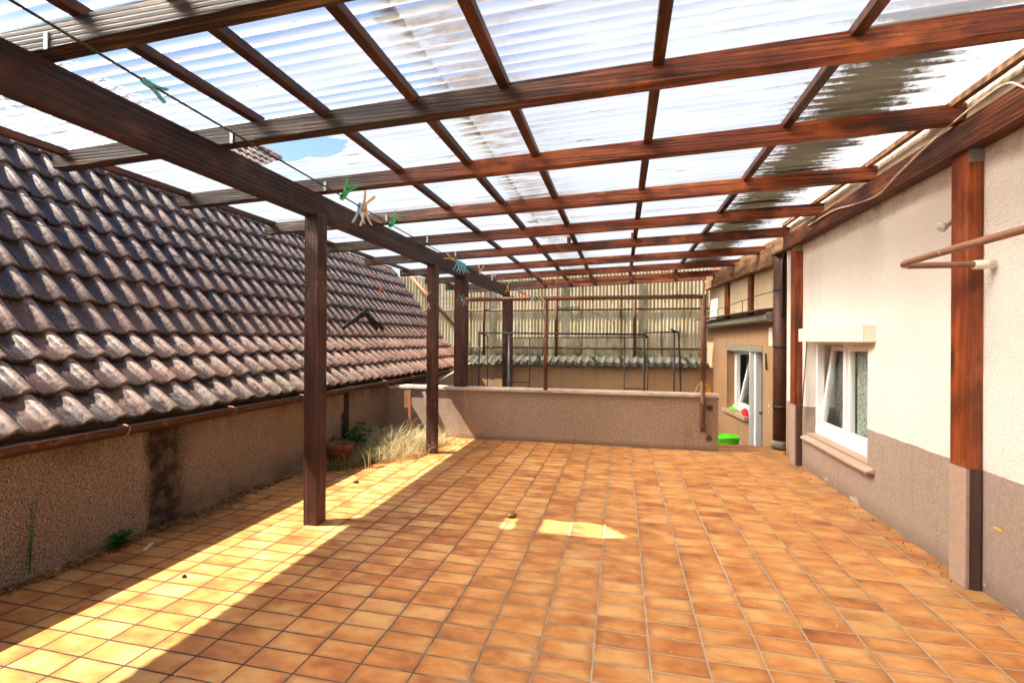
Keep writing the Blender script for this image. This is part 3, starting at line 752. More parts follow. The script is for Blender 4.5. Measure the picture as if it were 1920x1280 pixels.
# sill, window frame, tilted sash
ubox(MB(), s_w0 + .02, s_w1 + .10, .07, -.10, .172, .225).build('window_sill', 'sill', ob_)
fm = MB()
ubox(fm, s_w0 + .01, s_w1, -.10, -.16, .226, .29); ubox(fm, s_w0 + .01, s_w1, -.10, -.16, 1.21, 1.269)
ubox(fm, s_w1 - .20, s_w1 - .13, -.10, -.16, .29, 1.21); ubox(fm, s_w1 - .09, s_w1 - .002, -.13, -.16, .29, 1.21); ubox(fm, s_w0 + .01, s_w0 + .06, -.10, -.16, .29, 1.21)
ow = fm.build('window', 'white', ob_)
def usash(s0, s1, z0, z1, tilt):
    m = MB(); g_ = MB(); h = z1 - z0
    def bx(mm, a, b, za, zb, o0=0., o1=-.045):
        f_ = lambda z: -tilt * z / h
        mm.hexa([U(a, -.12 + o0 + f_(za), z0 + za), U(a, -.12 + o1 + f_(za), z0 + za), U(b, -.12 + o1 + f_(za), z0 + za), U(b, -.12 + o0 + f_(za), z0 + za),
                 U(a, -.12 + o0 + f_(zb), z0 + zb), U(a, -.12 + o1 + f_(zb), z0 + zb), U(b, -.12 + o1 + f_(zb), z0 + zb), U(b, -.12 + o0 + f_(zb), z0 + zb)])
    bx(m, s0, s1, 0, .06); bx(m, s0, s1, h - .05, h); bx(m, s0, s0 + .05, .06, h - .05); bx(m, s1 - .05, s1, .06, h - .05)
    bx(g_, s0 + .05, s1 - .05, .06, h - .05, -.02, -.024)
    m.build('sash', 'white', ow); g_.build('pane', 'glass', ow)
usash(s_w0 + .07, s_w1 - .21, .30, 1.20, .20)
for (sa_, sb_) in ((s_w1 - .5, s_w1 + .3), (s_w1 + .45, s_w1 + .9)):
    m = MB(); vs_ = []
    for i in range(31):
        q_ = sa_ + (sb_ - sa_) * i / 30; vs_ += [U(q_, -.42 + .015 * math.sin(i * 1.2), .26), U(q_, -.42 + .015 * math.sin(i * 1.2), 1.3)]
    m.add(vs_, [(2 * i, 2 * i + 2, 2 * i + 3, 2 * i + 1) for i in range(30)], True); m.build('curtain', 'lace', ow)
# door: white jamb, dark leaf
dr = MB(); ubox(dr, s_d1 - .145, s_d1 - .07, -.04, -.13, -.45, zt - .002); ubox(dr, s_d1 - .005, s_d1 + .012, .003, -.2, -.45, zt - .002)
dj = dr.build('door', 'white', ob_, 'open door seen edge-on with white jamb')
l_ = MB(); ubox(l_, s_d0 + .01, s_d1 - .16, -.14, -.17, .15, zt - .01); l_.build('door_leaf', 'door', dj)
l_ = MB(); ubox(l_, s_d0 + .01, s_d1 - .16, -.14, -.17, -.45, .14); l_.build('door_leaf', 'door_red', dj, 'red-brown lower door panel')
l_ = MB(); ubox(l_, s_d0 + .28, s_d0 + .31, -.10, -.14, -.45, zt - .01); l_.build('door_leaf', 'pipe_grey', dj)
MB().tube([U(s_d0 + .02, -.02, .36), U(s_d0 + .14, -.02, .36)], .022, 8).build('door_handle', 'darkmetal', dj)
# little shed roof over the window with its gutter, thin wire above
aw = MB().hexa([U(-.02, .30, 1.845), U(-.02, .0, 1.875), U(3.4, .0, 1.875), U(3.4, .30, 1.845), U(-.02, .30, 1.865), U(-.02, .0, 1.90), U(3.4, .0, 1.90), U(3.4, .30, 1.865)])
awo = aw.build('awning', 'duct', ob_, 'thin dark metal canopy above the annex window')
MB().tube([U(-.05, .14, 1.765), U(3.2, .14, 1.735)], [.068, .062], 14).build('gutter', 'lintel', ob_, 'grey half-round gutter under the canopy')
wr = MB().tube([U(.0, .05, 2.12), U(.6, .10, 2.10), U(1.1, .2, 2.04), U(1.9, .27, 1.98), U(2.9, .3, 1.93)], .006, 6)
for s_ in (.9, 1.7, 2.5): wr.tube([U(s_, .18, 1.86), U(s_, .18, 2.06 - (s_ - .9) * .05)], .005, 6)
wr.build('snow_guard_wire', 'pipe_dark', ob_)
MB().tube([U(.36, .03, 1.02), U(.36, .045, 1.26)], .014, 8).build('iron_hook', 'darkmetal', ob_)
MB().obox(Matrix.Translation(U(.30, .003, 1.5)), (.01, .16, .26)).build('bare_patch', 'offwhite', ob_)
cc = MB()
for z_ in (.42, .52): MB().obox(Matrix.Translation(U(.34, .004, z_)), (.01, .05, .05), .004).build('cover_cap', 'cable', ob_)

# big brown duct column, thin pipes
dc = thing('downpipe', 'thick dark brown downpipe between the annex and the house corner', 'pipe', (2.08, 7.0, 0))
m = MB(); prof_ = [(.095, .0), (.093, .5), (.095, 2.6)]
m.tube([(2.075, 6.98, .03), (2.075, 6.98, 2.62)], .093, 16); m.build('pipe', 'duct', dc)
m = MB().tube([(2.075, 6.98, .02), (2.075, 6.98, .12)], .108, 16); m.build('pipe_foot', 'lintel', dc)
m = MB().tube([(2.05, 6.87, 1.75), (2.05, 6.87, 2.45), (2.06, 6.80, 2.62)], .014, 8); m.build('conduit', 'pipe_grey', dc)
for z_ in (.55, 1.35, 2.1): MB().tube([(2.075, 6.98, z_), (2.075, 6.98, z_ + .03)], .099, 16).build('clamp', 'darkmetal', dc)
m = MB().tube([(2.065, 6.645, .0), (2.065, 6.645, 2.7)], .022, 10)
wp = m.build('rain_pipe', 'offwhite'); tag(wp, 'thin whitish rain pipe running up beside the far wall post', 'pipe')
MB().box((1.97, 6.455, 2.585), (2.20, 7.05, 2.75), .004).build('wall_plate', 'old_wood', pg, 'short timber over the downpipe')
MB().box((2.10, 6.455, 2.755), (2.20, 7.3, 3.1)).build('edge_plank', 'old_wood', pg, 'upright board closing the corner above the downpipe')
MB().box((2.28, 6.622, -.45), (2.34, 7.075, 3.2)).build('return_wall', 'brown_plaster', hs)
m = MB()
m.box((2.2, 7.08, -.45), (2.45, 7.12, 2.7)); m.build('return_wall', 'brown_plaster', ob_)

# ------------------------------------------------------------------ back wall with tile coping
bw = thing('back_wall', 'smooth brown rear wall capped with a row of old grey clay tiles', 'wall', (-.8, 10.1, -.45))
MB().box((-3.42, 10.1, -.45), (1.80, 10.3, .90)).build('wall_body', 'brown_plaster', bw)
tm, *_x = tile_roof((-3.42, 10.03, .875), 23, 1, 0, 5.25, expo=.45, pitch=.165, reach=.50, hump=.04, along=Vector((1, 0, 0)), up=Vector((0, 1, 0)), lift=.02, seed=3)
tm.build('tile_coping', 'greytile', bw)
# side wall return, seen sloping beside the stair on the left
sw = MB().hexa([(-3.42, 7.0, -.45), (-3.22, 7.0, -.45), (-3.22, 10.098, -.45), (-3.42, 10.098, -.45), (-3.42, 7.0, .55), (-3.22, 7.0, .55), (-3.22, 10.098, .93), (-3.42, 10.098, .93)])
tag(sw.build('yard_side_wall', 'parapet_plaster'), 'short brown side wall behind the parapet sloping up under the neighbouring roof', 'wall')

# ------------------------------------------------------------------ yellow screen
fs = thing('corrugated_screen', 'tall yellowed corrugated plastic screen on brown pipes closing the far side', 'fence', (-1.5, 10.6, -.4))
def screen(x0, x1, z0, z1, y):
    m = MB(); n_ = int((x1 - x0) / .0076)
    vs_ = []
    for i in range(n_ + 1):
        x = x0 + i * .0076; yy = y + .011 * math.sin(2 * math.pi * x / .076)
        vs_ += [(x, yy, z0), (x, yy, z1)]
    return m.add(vs_, [(2 * i, 2 * i + 2, 2 * i + 3, 2 * i + 1) for i in range(n_)], True)
xs_ = [-5.9, -5.1, -4.25, -3.4, -2.55, -1.70, -.85, 0, .85, 1.7, 2.3]
for i in range(len(xs_) - 1):
    screen(xs_[i] - .03, xs_[i + 1] + .03, 1.0 if xs_[i] > -3.6 else .5, 2.95, 10.62 + (i % 2) * .006).build('screen_sheet', 'screen', fs)
for x_ in (-3.08, -1.405, .285): MB().tube([(x_, 10.55, .95), (x_, 10.55, 2.9)], .033, 10).build('post', 'pipe', fs)
for z_ in (2.11, 1.262):
    MB().tube([(-5.8, 10.585, z_), (1.86, 10.585, z_ + .0)], .022, 8).build('rail', 'pipe', fs)
bp_ = MB().tube([(-4.95, 10.53, 3.0), (-3.6, 10.53, 1.56)], .036, 10)
bp_.build('brace', 'pipe_orange', fs, 'slanting orange-brown rusty brace pipe')
MB().tube([(-1.42, 10.56, 2.16), (-.9, 10.56, 2.16)], .012, 6).build('hook_arm', 'pipe_dark', fs)

# ------------------------------------------------------------------ clothes line frame, wires
lf = thing('clothesline_frame', 'brown pipe goalpost for washing lines in front of the parapet', 'clothesline frame', (-.5, 6.55, 0))
MB().tube([(-2.2, 6.56, 2.016), (-1.0, 6.555, 2.012), (1.035, 6.55, 2.008)], .030, 12).build('top_bar', 'pipe', lf)
MB().tube([(1.038, 6.55, 2.035), (1.038, 6.55, .93)], .034, 12).build('leg', 'pipe', lf)
MB().tube([(1.036, 6.565, .93), (1.036, 6.565, .26)], .029, 12).build('leg', 'pipe', lf, 'lower leg section fixed to the parapet')
MB().tube([(-1.02, 6.56, 2.0), (-1.02, 6.56, .742)], .030, 12).build('leg', 'pipe', lf)
for z_ in (.93, .62, .32): MB().tube([(1.036, 6.56, z_), (1.036, 6.56, z_ + .028)], .040, 12).build('collar', 'pipe', lf)
hk = MB()
for x_ in (-2.0, -1.7, -1.3, -.62, -.38, -.12, .1, .32, .55, .80):
    hk.tube([(x_, 6.54, 1.985), (x_, 6.525, 1.955), (x_, 6.54, 1.94)], .005, 6)
hk.build('hooks', 'pipe_dark', lf)
def sag(p, q, s_, n=24):
    p, q = Vector(p), Vector(q); return [p.lerp(q, i / n) - Vector((0, 0, s_ * 4 * (i / n) * (1 - i / n))) for i in range(n + 1)]
def wire_at(x, pts): return pts
LA = [(-1.02, -2.6, 2.10), (-1.02, 0., 2.035), (-1.02, .60, 2.012), (-1.02, .86, 1.997), (-1.02, 1.09, 1.988), (-1.02, 1.6, 1.970), (-1.02, 1.98, 1.955), (-1.02, 2.8, 1.936), (-1.02, 3.4, 1.930), (-1.02, 4.3, 1.926), (-1.02, 5.2, 1.934), (-1.02, 6.54, 1.985)]
LB = [(-1.85, -2.6, 1.98), (-1.85, 1.07, 1.886), (-1.85, 2.1, 1.860), (-1.85, 3.4, 1.848), (-1.85, 4.6, 1.866), (-1.85, 6.54, 1.955)]
LC = [(-2.1, -2.6, 1.95), (-2.1, 1.2, 1.856), (-2.1, 2.4, 1.815), (-2.1, 3.6, 1.79), (-2.1, 5.0, 1.835), (-2.1, 6.54, 1.955)]
for pts, r_, mt, lb in ((LA, .0028, 'wire', 'thick dark washing line carrying most pegs, from top left to the far pipe bar'),
                        (LB, .0018, 'wire_pale', 'thin upper washing line passing in front of the left post and tiled roof'),
                        (LC, .0018, 'wire_pale', 'thin lower washing line carrying the black coat hanger')):
    tag(MB().tube(pts, r_, 6).build('washing_line', mt), lb, 'washing line')
def on(pts, y):
    for a, b in zip(pts, pts[1:]):
        if a[1] <= y <= b[1]:
            t = (y - a[1]) / (b[1] - a[1]); return Vector(a).lerp(Vector(b), t)
dw = MB().tube([(-.62, 6.53, 1.94), (-.50, 6.50, 1.86), (-.30, 6.47, 1.78), (-.12, 6.45, 1.69), (-.08, 6.45, 1.64)], .003, 6).build('loose_wire', 'wire')
tag(dw, 'loose end of wire dangling slantwise under the far pipe bar', 'wire')

# pegs
def make_peg(mat, spread=.20):
    root = thing('clothes_peg', 'peg', 'clothes peg')
    for s_ in (-1, 1):
        m = MB(); prof = [(-.014, .0005, .0035), (-.008, .0008, .006), (0., .002, .0065), (.012, .001, .0065), (.022, .0015, .006), (.038, .004, .0065), (.062, .0105, .006)]
        # (distance from the line, gap to the middle, thickness) - jaws at the line, grips beyond the spring
        vs_ = []
        for (z, gp, th) in prof:
            gp2 = gp + max(0, z - .02) * spread
            for (yy, xx) in ((-.0055, gp2), (.0055, gp2), (.0055, gp2 + th), (-.0055, gp2 + th)): vs_.append((s_ * xx, yy, z))
        n_ = len(prof); fs_ = [(i * 4 + j, i * 4 + (j + 1) % 4, (i + 1) * 4 + (j + 1) % 4, (i + 1) * 4 + j) for i in range(n_ - 1) for j in range(4)]
        fs_ += [(3, 2, 1, 0), tuple((n_ - 1) * 4 + j for j in range(4))]
        m.add(vs_, fs_); m.build('peg_arm', mat, root)
    m = MB().tube([(-.006, -.0065, .022), (-.006, .0065, .022)], .0035, 8); m.tube([(0, -.007, .020), (.009, -.0072, .012), (.009, .0072, .012), (0, .007, .020)], .001, 5)
    m.build('spring', 'zinc', root)
    return root
protos = {}
def peg(y, line, mat, rx, rz_, label, scale=1., ry=0.):
    if mat not in protos: protos[mat] = make_peg(mat); o = protos[mat]
    else: o = copy_tree(protos[mat])
    o.location = on(line, y); o.rotation_euler = (R(rx), R(ry), R(rz_)); o.scale = (scale * .86,) * 3
    o['label'] = label; o['group'] = 'clothes pegs on the washing lines'
# ry tilts the free ends sideways in the picture, rx towards/away; 180 = hanging down
PEGS = [
 (.84, LA, 'peg_teal', 0, 90, 'pale teal peg alone on the near stretch of line at the top left', .9, 100),
 (1.60, LA, 'peg_green', 0, 12, 'bright green peg, V upwards, the nearer of two green ones', 1.2, 35),
 (1.72, LA, 'peg_paleblue', 178, 12, 'pale blue peg hanging down beside the near green peg', 1.25, 4),
 (1.74, LA, 'peg_wood', 0, 12, 'wood-coloured peg with arms spread up to the right between two green pegs', 1.25, 28),
 (1.76, LA, 'peg_wood', 180, 12, 'wood-coloured peg hanging down between two green pegs', 1.2, -3),
 (1.985, LA, 'peg_green', 0, 12, 'bright green peg, V upwards, the farther of two green ones', 1.2, 38),
 (2.80, LA, 'peg_yellow', 0, 12, 'yellow peg lying flat along the line just before the teal cluster', 1.0, -68),
 (2.88, LA, 'peg_teal', 180, 12, 'teal peg hanging leftmost in the cluster over the thick post', 1.1, 3),
 (2.93, LA, 'peg_teal', 180, 12, 'second teal peg from the left in the cluster over the thick post', 1.1, -2),
 (2.98, LA, 'peg_teal', 180, 12, 'third teal peg from the left in the cluster over the thick post', 1.15, -4),
 (3.03, LA, 'peg_teal', 180, 12, 'teal peg hanging rightmost in the cluster over the thick post', 1.1, -10),
 (3.38, LA, 'peg_yellow', 0, 12, 'yellow peg with arms up between the teal cluster and the white peg', 1.1, 10),
 (3.72, LA, 'peg_white', 0, 12, 'white peg with arms up next to the red peg', 1.05, 5),
 (4.0, LA, 'peg_red', 0, 12, 'only dark red peg on the line', 1.0, 14),
 (4.26, LA, 'peg_yellow', 180, 12, 'yellow peg hanging down where the beam ends behind it', 1.1, 0),
 (4.88, LA, 'peg_wood', 0, 12, 'cream peg just left of the orange pegs', 1.0, -50),
 (4.98, LA, 'peg_orange', 0, 12, 'upper left orange peg near the far bar', 1.0, 60),
 (5.06, LA, 'peg_orange', 0, 12, 'upper right orange peg near the far bar', 1.0, -62),
 (5.14, LA, 'peg_orange', 180, 12, 'orange peg hanging down near the far bar', 1.0, 30),
 (5.40, LA, 'peg_white', 0, 12, 'white peg pointing up just left of the dull green pegs', 1.0, 25),
 (5.55, LA, 'peg_white', 180, 12, 'white peg hanging down just left of the dull green pegs', 1.0, 12),
 (5.68, LA, 'peg_dullgreen', 0, 12, 'dull green peg pointing up near the far bar', 1.1, 10),
 (5.82, LA, 'peg_dullgreen', 180, 12, 'dull green peg pointing down near the far bar', 1.1, 20),
 (5.95, LA, 'peg_wood', 180, 12, 'pale peg pointing down beside the dull green pegs', 1.1, -22),
 (6.35, LA, 'peg_white', 180, 12, 'last white peg on the line above the thin pipe leg', 1.2, -18),
 (6.28, LA, 'peg_white', 0, 12, 'last but one white peg, tilted, above the thin pipe leg', 1.0, -40),
 (3.42, LB, 'peg_orange', 180, 12, 'salmon orange peg on the thin line in front of the tiled roof', 1.2, -25),
 (4.34, LB, 'peg_yellow', 0, 12, 'yellow peg in front of the second free-standing post', 1.0, 30),
 (5.40, LB, 'peg_teal', 0, 12, 'left small teal peg in front of the thick post on the parapet', 1.3, -8),
 (5.47, LB, 'peg_teal', 180, 12, 'right small teal peg in front of the thick post on the parapet', 1.3, -14),
 (4.98, LC, 'peg_white', 180, 12, 'whitish peg low in front of the second free-standing post', 1.1, 0),
]
for p_ in PEGS: peg(*p_)

# coat hanger
hg = thing('coat_hanger', 'black plastic coat hanger hanging from the lower washing line', 'coat hanger', on(LC, 3.62))
m = MB(); hc = on(LC, 3.62)
import itertools
HD = Vector((.25, 1, 0)).normalized()
def H(a, z): return hc + HD * a + Vector((0, 0, z))
arm = [H(-.23, -.27), H(-.18, -.235), H(-.10, -.195), H(-.04, -.155), H(0, -.14), H(.04, -.155), H(.10, -.195), H(.18, -.235), H(.23, -.27)]
m.tube(arm, [.010, .015, .019, .024, .028, .024, .019, .015, .010], 10)
m.tube([H(.03, -.15), H(.10, -.215), H(.145, -.27)], [.020, .020, .015], 8)
m.build('hanger_body', 'hanger', hg)
m = MB(); hook = [H(0, -.14), H(0, -.07)] + [H(.028 * math.cos(t_) - .0, -.03 + .028 * math.sin(t_)) for t_ in [-math.pi / 2 + i * .5 for i in range(10)]]
m.tube(hook, .0022, 6).build('hook', 'zinc', hg)

# ------------------------------------------------------------------ dark racks behind the parapet
def rack(name, label, mat, pts_list, r=.018):
    t = thing(name, label, 'railing', (pts_list[0][1][0][0], pts_list[0][1][0][1], -.45))
    for nm, pts in pts_list: MB().tube(pts, r, 8).build(nm, mat, t)
ya, yb = 7.62, 7.95
rack('stair_railing', 'dark steel pipe railing cage standing behind the parapet', 'pipe_dark', [
    ('post', [(-2.31, ya, -.45), (-2.31, ya, 1.55)]), ('top_rail', [(-2.31, ya, 1.552), (.35, ya, 1.53)]),
    ('post', [(.35, ya, -.45), (.35, ya, 1.53)]), ('connector', [(-2.31, ya, 1.56), (-2.25, yb, 1.50)]),
    ('connector', [(.35, ya, 1.53), (.42, yb, 1.49)])], .015)
rack('stair_railing', 'thinner dark railing frame with a low crossbar just behind the steel cage', 'pipe_dark', [
    ('post', [(-2.25, yb, -.45), (-2.25, yb, 1.50)]), ('top_rail', [(-1.9, yb, 1.47), (.42, yb, 1.49)]),
    ('post', [(.42, yb, -.45), (.42, yb, 1.49)]), ('post', [(-1.51, yb, -.45), (-1.51, yb, 1.47)]), ('post', [(.055, yb, -.45), (.055, yb, 1.48)]),
    ('cross_bar', [(.055, yb, 1.30), (.42, yb, 1.30)]), ('cross_bar', [(-1.86, yb, .72), (-1.51, yb, .72)]), ('cross_bar', [(.055, yb, .66), (.42, yb, .66)])], .010)
rack('stair_railing', 'bent dark steel railing end at the right of the railings', 'pipe_dark', [
    ('top_rail', [(.36, 7.7, 1.56), (.86, 7.7, 1.57)]), ('post', [(.80, 7.7, -.45), (.80, 7.7, 1.56)]), ('post', [(.93, 7.7, -.45), (.88, 7.7, 1.2), (.86, 7.7, 1.57), (.72, 7.4, 1.6)])], .013)
tag(MB().tube([(-1.80, 7.66, -.45), (-1.80, 7.66, 1.56)], .022, 10).build('grey_pipe', 'pipe_grey'), 'upright grey steel pipe in front of the far dark post', 'pipe')

# rusty stub and board in the corner by the dry grass
rp = thing('rusty_stake', 'rusty angle-iron stake standing in the corner by the dry grass', 'stake', (-2.95, 6.35, 0))
MB().box((-2.97, 6.33, .0), (-2.935, 6.365, .70), .003).build('stake', 'pipe_orange', rp)
MB().box((-3.05, 6.36, .45), (-2.975, 6.375, .70)).build('plate', 'rail_tan', rp)
bl = MB().hexa([(-2.60, 6.50, .0), (-2.55, 6.50, .0), (-2.55, 6.56, .0), (-2.60, 6.56, .0), (-2.86, 6.56, .66), (-2.81, 6.56, .66), (-2.81, 6.60, .66), (-2.86, 6.60, .66)])
tag(bl.build('leaning_lath', 'lintel'), 'thin grey lath leaning on the parapet behind the second post', 'lath')

# ------------------------------------------------------------------ things on the right wall
wr_ = thing('wall_rail', 'tan painted pipe rail on the house wall running out of the frame at the right', 'pipe rail', (2.04, 3.2, 1.88))
pts = [(2.03, 3.205, 1.875), (1.66, 3.205, 1.876), (1.60, 3.19, 1.877), (1.575, 3.15, 1.879), (1.568, 3.08, 1.882), (1.566, 2.6, 1.886), (1.565, .6, 1.89)]
MB().tube(smooth(pts), .018, 12).build('rail_pipe', 'rail_tan', wr_)
MB().tube([(1.94, 3.205, 1.872), (2.038, 3.205, 1.872)], .026, 12).build('mortar_collar', 'offwhite', wr_)
lp = thing('spot_lamp', 'small silvery reflector bulb on a bracket beside the near wall post', 'lamp', (2.03, 3.50, 2.19))
MB().obox(Matrix.Translation((2.02, 3.47, 2.225)), (.03, .035, .05), .004).build('bracket', 'zinc', lp)
MB().tube([(2.02, 3.47, 2.21), (2.0, 3.475, 2.18), (1.985, 3.48, 2.175)], .012, 10).build('neck', 'darkmetal', lp)
T_ = Matrix.Translation((1.985, 3.48, 2.175)) @ Vector((-.85, .05, -.45)).to_track_quat('Z', 'Y').to_matrix().to_4x4()
m = MB().lathe([(.001, -.01), (.014, -.01), (.016, .012), (.024, .03), (.034, .048), (.036, .056), (.03, .062), (.001, .066)], (0, 0, 0), 20)
m.v = [tuple(T_ @ Vector(q)) for q in m.v]; m.build('bulb', 'lamp_glass', lp)
cb = MB().tube(smooth([(1.925, 5.6, 2.66), (1.922, 5.0, 2.655), (1.922, 4.6, 2.60), (1.92, 4.2, 2.565), (1.92, 3.95, 2.625), (1.92, 3.6, 2.70), (1.92, 3.3, 2.745), (1.918, 3.05, 2.765), (1.915, 2.93, 2.755), (1.93, 2.86, 2.70), (1.99, 2.80, 2.58), (2.02, 2.74, 2.45), (2.03, 2.6, 2.2)]), .0055, 8)
tag(cb.build('cable', 'cable'), 'off-white cable looping along the wall plate under the canopy edge', 'cable')

# bucket, hose, cloths
bk = thing('bucket', 'lime green plastic bucket with lid by the annex wall', 'bucket', (1.68, 8.2, -.45))
MB().lathe([(.0, .0), (.125, .0), (.13, .02), (.158, .32), (.165, .33), (.165, .345)], (1.68, 8.2, -.448)).build('bucket_body', 'lime', bk)
m = MB().lathe([(.172, -.012), (.178, .0), (.172, .016), (.10, .035), (.001, .045)], (1.68, 8.2, -.10))
m.v = [(x, y, z + .012 * math.sin(3 * math.atan2(y - 8.2, x - 1.68))) for x, y, z in m.v]; m.build('lid', 'lime', bk)
tag(MB().tube([(1.50, 8.3, -.45), (1.46, 8.45, .45)], .013, 8).build('broom_stick', 'zinc'), 'thin grey stick leaning behind the green bucket', 'stick')
hs_ = thing('garden_hose', 'orange hose coiled on a hook at the right end of the rear wall', 'hose', (1.58, 10.02, .6))
m = MB()
for q_ in range(5):
    a_ = .05 + q_ * .012; hgt = .50 - q_ * .03
    m.tube([Vector((1.62 + a_ * math.sin(t_), 10.03 - .012 * q_ - .02 * math.cos(t_ * 1.5), .58 - hgt / 2 + hgt / 2 * math.cos(t_))) for t_ in [i * 2 * math.pi / 28 for i in range(29)]], .013, 8)
m.build('coil', 'hose', hs_)
MB().tube([(1.60, 10.02, .60), (1.50, 10.0, .58), (1.44, 9.98, .45), (1.42, 9.97, .2), (1.45, 9.97, -.1)], .010, 8).build('hose_end', 'hose_pale', hs_, 'pale thinner hose')
MB().tube([(1.62, 10.09, .60), (1.62, 9.98, .62)], .01, 8).build('hook', 'darkmetal', hs_)
def crumple(c, sx, sy, sz, seed):
    rnd = random.Random(seed); bm = bmesh.new(); bmesh.ops.create_icosphere(bm, subdivisions=3, radius=1)
    from mathutils import noise as nz
    m = MB()
    for v_ in bm.verts:
        d = 1 + .45 * nz.noise(v_.co * 1.8 + Vector((seed, 0, 0))); v_.co = Vector((v_.co.x * d * sx, v_.co.y * d * sy, v_.co.z * d * sz)) + Vector(c)
    m.add([v_.co for v_ in bm.verts], [[q.index for q in f.verts] for f in bm.faces], True); bm.free(); return m
cl1 = U(1.30, .0, .27); cl2 = U(1.85, .0, .255)
tag(crumple(cl1, .05, .11, .065, 3).build('cleaning_cloth', 'red_cloth'), 'crumpled red cloth on the annex window sill', 'cloth')
tag(crumple(cl2, .05, .20, .035, 8).build('cleaning_cloth', 'green_cloth'), 'crumpled light green cloth on the annex window sill', 'cloth')

# ------------------------------------------------------------------ plants and litter
def blades(n, cx, cy, rx, ry, h0, h1, wdt, seed, lean=.5, z=0., dens=None):
    rnd = random.Random(seed); m = MB()
    for i in range(n):
        a = rnd.uniform(0, 2 * math.pi); q = math.sqrt(rnd.random())
        x, y = cx + rx * q * math.cos(a), cy + ry * q * math.sin(a)
        if dens and rnd.random() > dens(x, y): continue
        h = rnd.uniform(h0, h1) * (1 - .5 * q); th = rnd.uniform(0, 2 * math.pi); ln = rnd.uniform(.1, lean) * h * 1.6
        dx, dy = math.cos(th), math.sin(th); w_ = wdt * rnd.uniform(.6, 1.2); px, py = -dy * w_, dx * w_
        vs_ = []; K = 4
        for j in range(K + 1):
            t = j / K; ww = (1 - t) ** .7
            bx_, by_ = x + dx * ln * t * t, y + dy * ln * t * t; bz = z + h * (t - .35 * t * t * rnd.uniform(.3, 1))
            vs_ += [(bx_ - px * ww, by_ - py * ww, bz), (bx_ + px * ww, by_ + py * ww, bz)]
        m.add(vs_, [(2 * j, 2 * j + 1, 2 * j + 3, 2 * j + 2) for j in range(K)])
    return m
dg = blades(3600, -2.86, 5.80, .54, .84, .08, .46, .0030, 11, 1.3)
st_ = blades(70, -2.9, 5.6, .55, .9, .35, .62, .0045, 21, .5); dg.add(st_.v, st_.f)
g1 = dg.build('dry_grass', 'straw'); tag(g1, 'clump of straw-coloured dry grass between the second post and the left wall', 'grass', kind='stuff')
g2 = blades(2000, -3.08, 5.2, .34, .62, .10, .36, .003, 12, .8).build('green_grass', 'straw_green'); tag(g2, 'half green grass left of the dry clump along the left wall', 'grass', kind='stuff')
g2 = blades(420, -2.62, 6.2, .5, .35, .08, .3, .0026, 14, 1.1).build('dry_grass', 'straw'); tag(g2, 'sparse dry stalks at the foot of the parapet behind the second post', 'grass', kind='stuff')
def weed(name, label, x, y, z, h, nst, leafn, spread, ls, mat, seed):
    rnd = random.Random(seed); t = thing(name, label, 'plant', (x, y, z)); st = MB(); lv = MB()
    for i in range(nst):
        a = rnd.uniform(0, 6.28); d = spread * rnd.uniform(.2, 1); hh = h * rnd.uniform(.6, 1)
        p = [Vector((x, y, z)), Vector((x + d * .4 * math.cos(a), y + d * .4 * math.sin(a), z + hh * .55)), Vector((x + d * math.cos(a), y + d * math.sin(a), z + hh))]
        st.tube(p, [.004, .003, .0015], 5)
        for j in range(leafn):
            f_ = rnd.uniform(.15, 1); q = p[0].lerp(p[1], min(1, f_ * 2)) if f_ < .5 else p[1].lerp(p[2], f_ * 2 - 1)
            b = rnd.uniform(0, 6.28); L = ls * rnd.uniform(.6, 1.2); up_ = rnd.uniform(-.2, .7)
            dv = Vector((math.cos(b), math.sin(b), up_)).normalized(); sd_ = dv.cross(Vector((0, 0, 1))).normalized() * L * .2
            mid = q + dv * L * .5 + Vector((0, 0, .1 * L)); tip = q + dv * L - Vector((0, 0, .15 * L))
            lv.add([q, mid - sd_, tip, mid + sd_], [(0, 1, 2, 3)])
    st.build('stem', 'leaf', t); lv.build('leaves', mat, t)
weed('weed_plant', 'tall leafy green weed growing from the gutter beside the first post', -3.36, 4.62, .80, .42, 1, 26, .04, .06, 'leaf_light', 1)
weed('weed_plant', 'bushy green weed against the left wall behind the terracotta pot', -3.26, 5.05, .0, .34, 6, 22, .13, .08, 'leaf', 2)
weed('weed_plant', 'darker green weed by the damp stripe of the left wall', -3.2, 5.35, .0, .40, 6, 24, .2, .11, 'leaf', 6)
weed('weed_plant', 'small dark green weed at the foot of the left wall near the frame edge', -3.35, 2.58, 0, .10, 8, 8, .07, .07, 'leaf', 3)
weed('weed_plant', 'thin wispy weed climbing the left wall above the small dark weed', -3.39, 2.10, .05, .55, 2, 16, .05, .03, 'leaf', 4)
pt = thing('terracotta_pot', 'weathered terracotta pot half hidden behind the first post', 'plant pot', (-3.12, 4.85, 0))
MB().lathe([(.0, 0), (.11, 0), (.145, .20), (.16, .205), (.165, .25), (.15, .255), (.135, .21), (.0, .20)], (-3.12, 4.85, .001)).build('pot_body', 'terracotta', pt)
MB().lathe([(.001, .02), (.07, .015), (.135, .0)], (-3.12, 4.85, .20)).build('soil', 'soil', pt)
rs = random.Random(5)
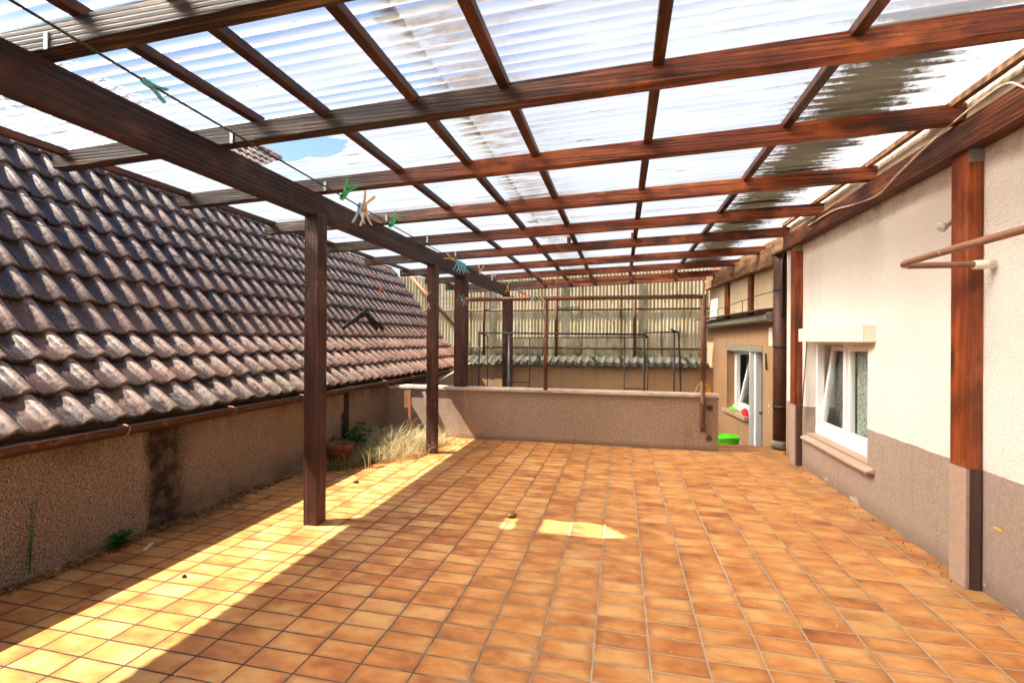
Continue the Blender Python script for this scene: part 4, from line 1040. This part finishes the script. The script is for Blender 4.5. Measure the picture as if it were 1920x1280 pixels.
def leafscatter(n, x0, x1, y0, y1, size, mat, name, label, kind='stuff', seed=3):
    rnd = random.Random(seed); m = MB()
    for i in range(n):
        x, y = rnd.uniform(x0, x1), rnd.uniform(y0, y1); a = rnd.uniform(0, 6.28); L = size * rnd.uniform(.5, 1.2)
        c_, s_ = math.cos(a) * L, math.sin(a) * L; z1, z2 = rnd.uniform(.003, .02), rnd.uniform(.003, .02)
        m.add([(x, y, .003), (x + c_ * .5 - s_ * .3, y + s_ * .5 + c_ * .3, z1), (x + c_, y + s_, .005), (x + c_ * .5 + s_ * .3, y + s_ * .5 - c_ * .3, z2)], [(0, 1, 2, 3)])
    tag(m.build(name, mat), label, 'litter', kind=kind)
leafscatter(520, -3.425, -3.30, 1.9, 4.3, .03, 'litter', 'leaf_litter', 'brown leaf litter along the foot of the left wall')
leafscatter(160, -3.42, -3.22, 3.0, 3.6, .025, 'moss', 'moss', 'yellowish moss in the corner by the dark damp stain')
leafscatter(60, 1.9, 2.03, 2.2, 6.4, .02, 'litter', 'leaf_litter', 'crumbs of litter along the foot of the house wall')
leafscatter(50, -2.9, -1.2, 6.1, 6.6, .03, 'straw', 'straw_litter', 'straw bits on the sunlit tiles in front of the parapet')
tag(MB().obox(Matrix.Translation((-3.14, 2.62, .012)) @ Matrix.Rotation(.5, 4, 'Z'), (.02, .11, .014), .003).build('wood_chip', 'scrap'), 'pale splinter of wood on the shaded tiles beside the small weed', 'wood chip')
tag(crumple((-.86, 3.76, .02), .035, .03, .018, 4).build('dead_leaf', 'litter'), 'curled dead leaf lying beside the small patch of sunlight', 'leaf')
tag(crumple((-2.58, 4.30, .012), .03, .022, .012, 6).build('dead_leaf', 'litter'), 'brown leaf on the sunlit tiles left of the second post', 'leaf')
tag(crumple((-2.55, 2.35, .010), .012, .012, .01, 9).build('pebble', 'darkmetal'), 'small dark pebble on the edge of the sunlit strip', 'pebble')
tag(crumple((2.036, 3.166, .404), .004, .03, .008, 2).build('yellow_mark', 'peg_yellow'), 'small yellow smear on the taupe wall base right of the near wall post', 'mark')
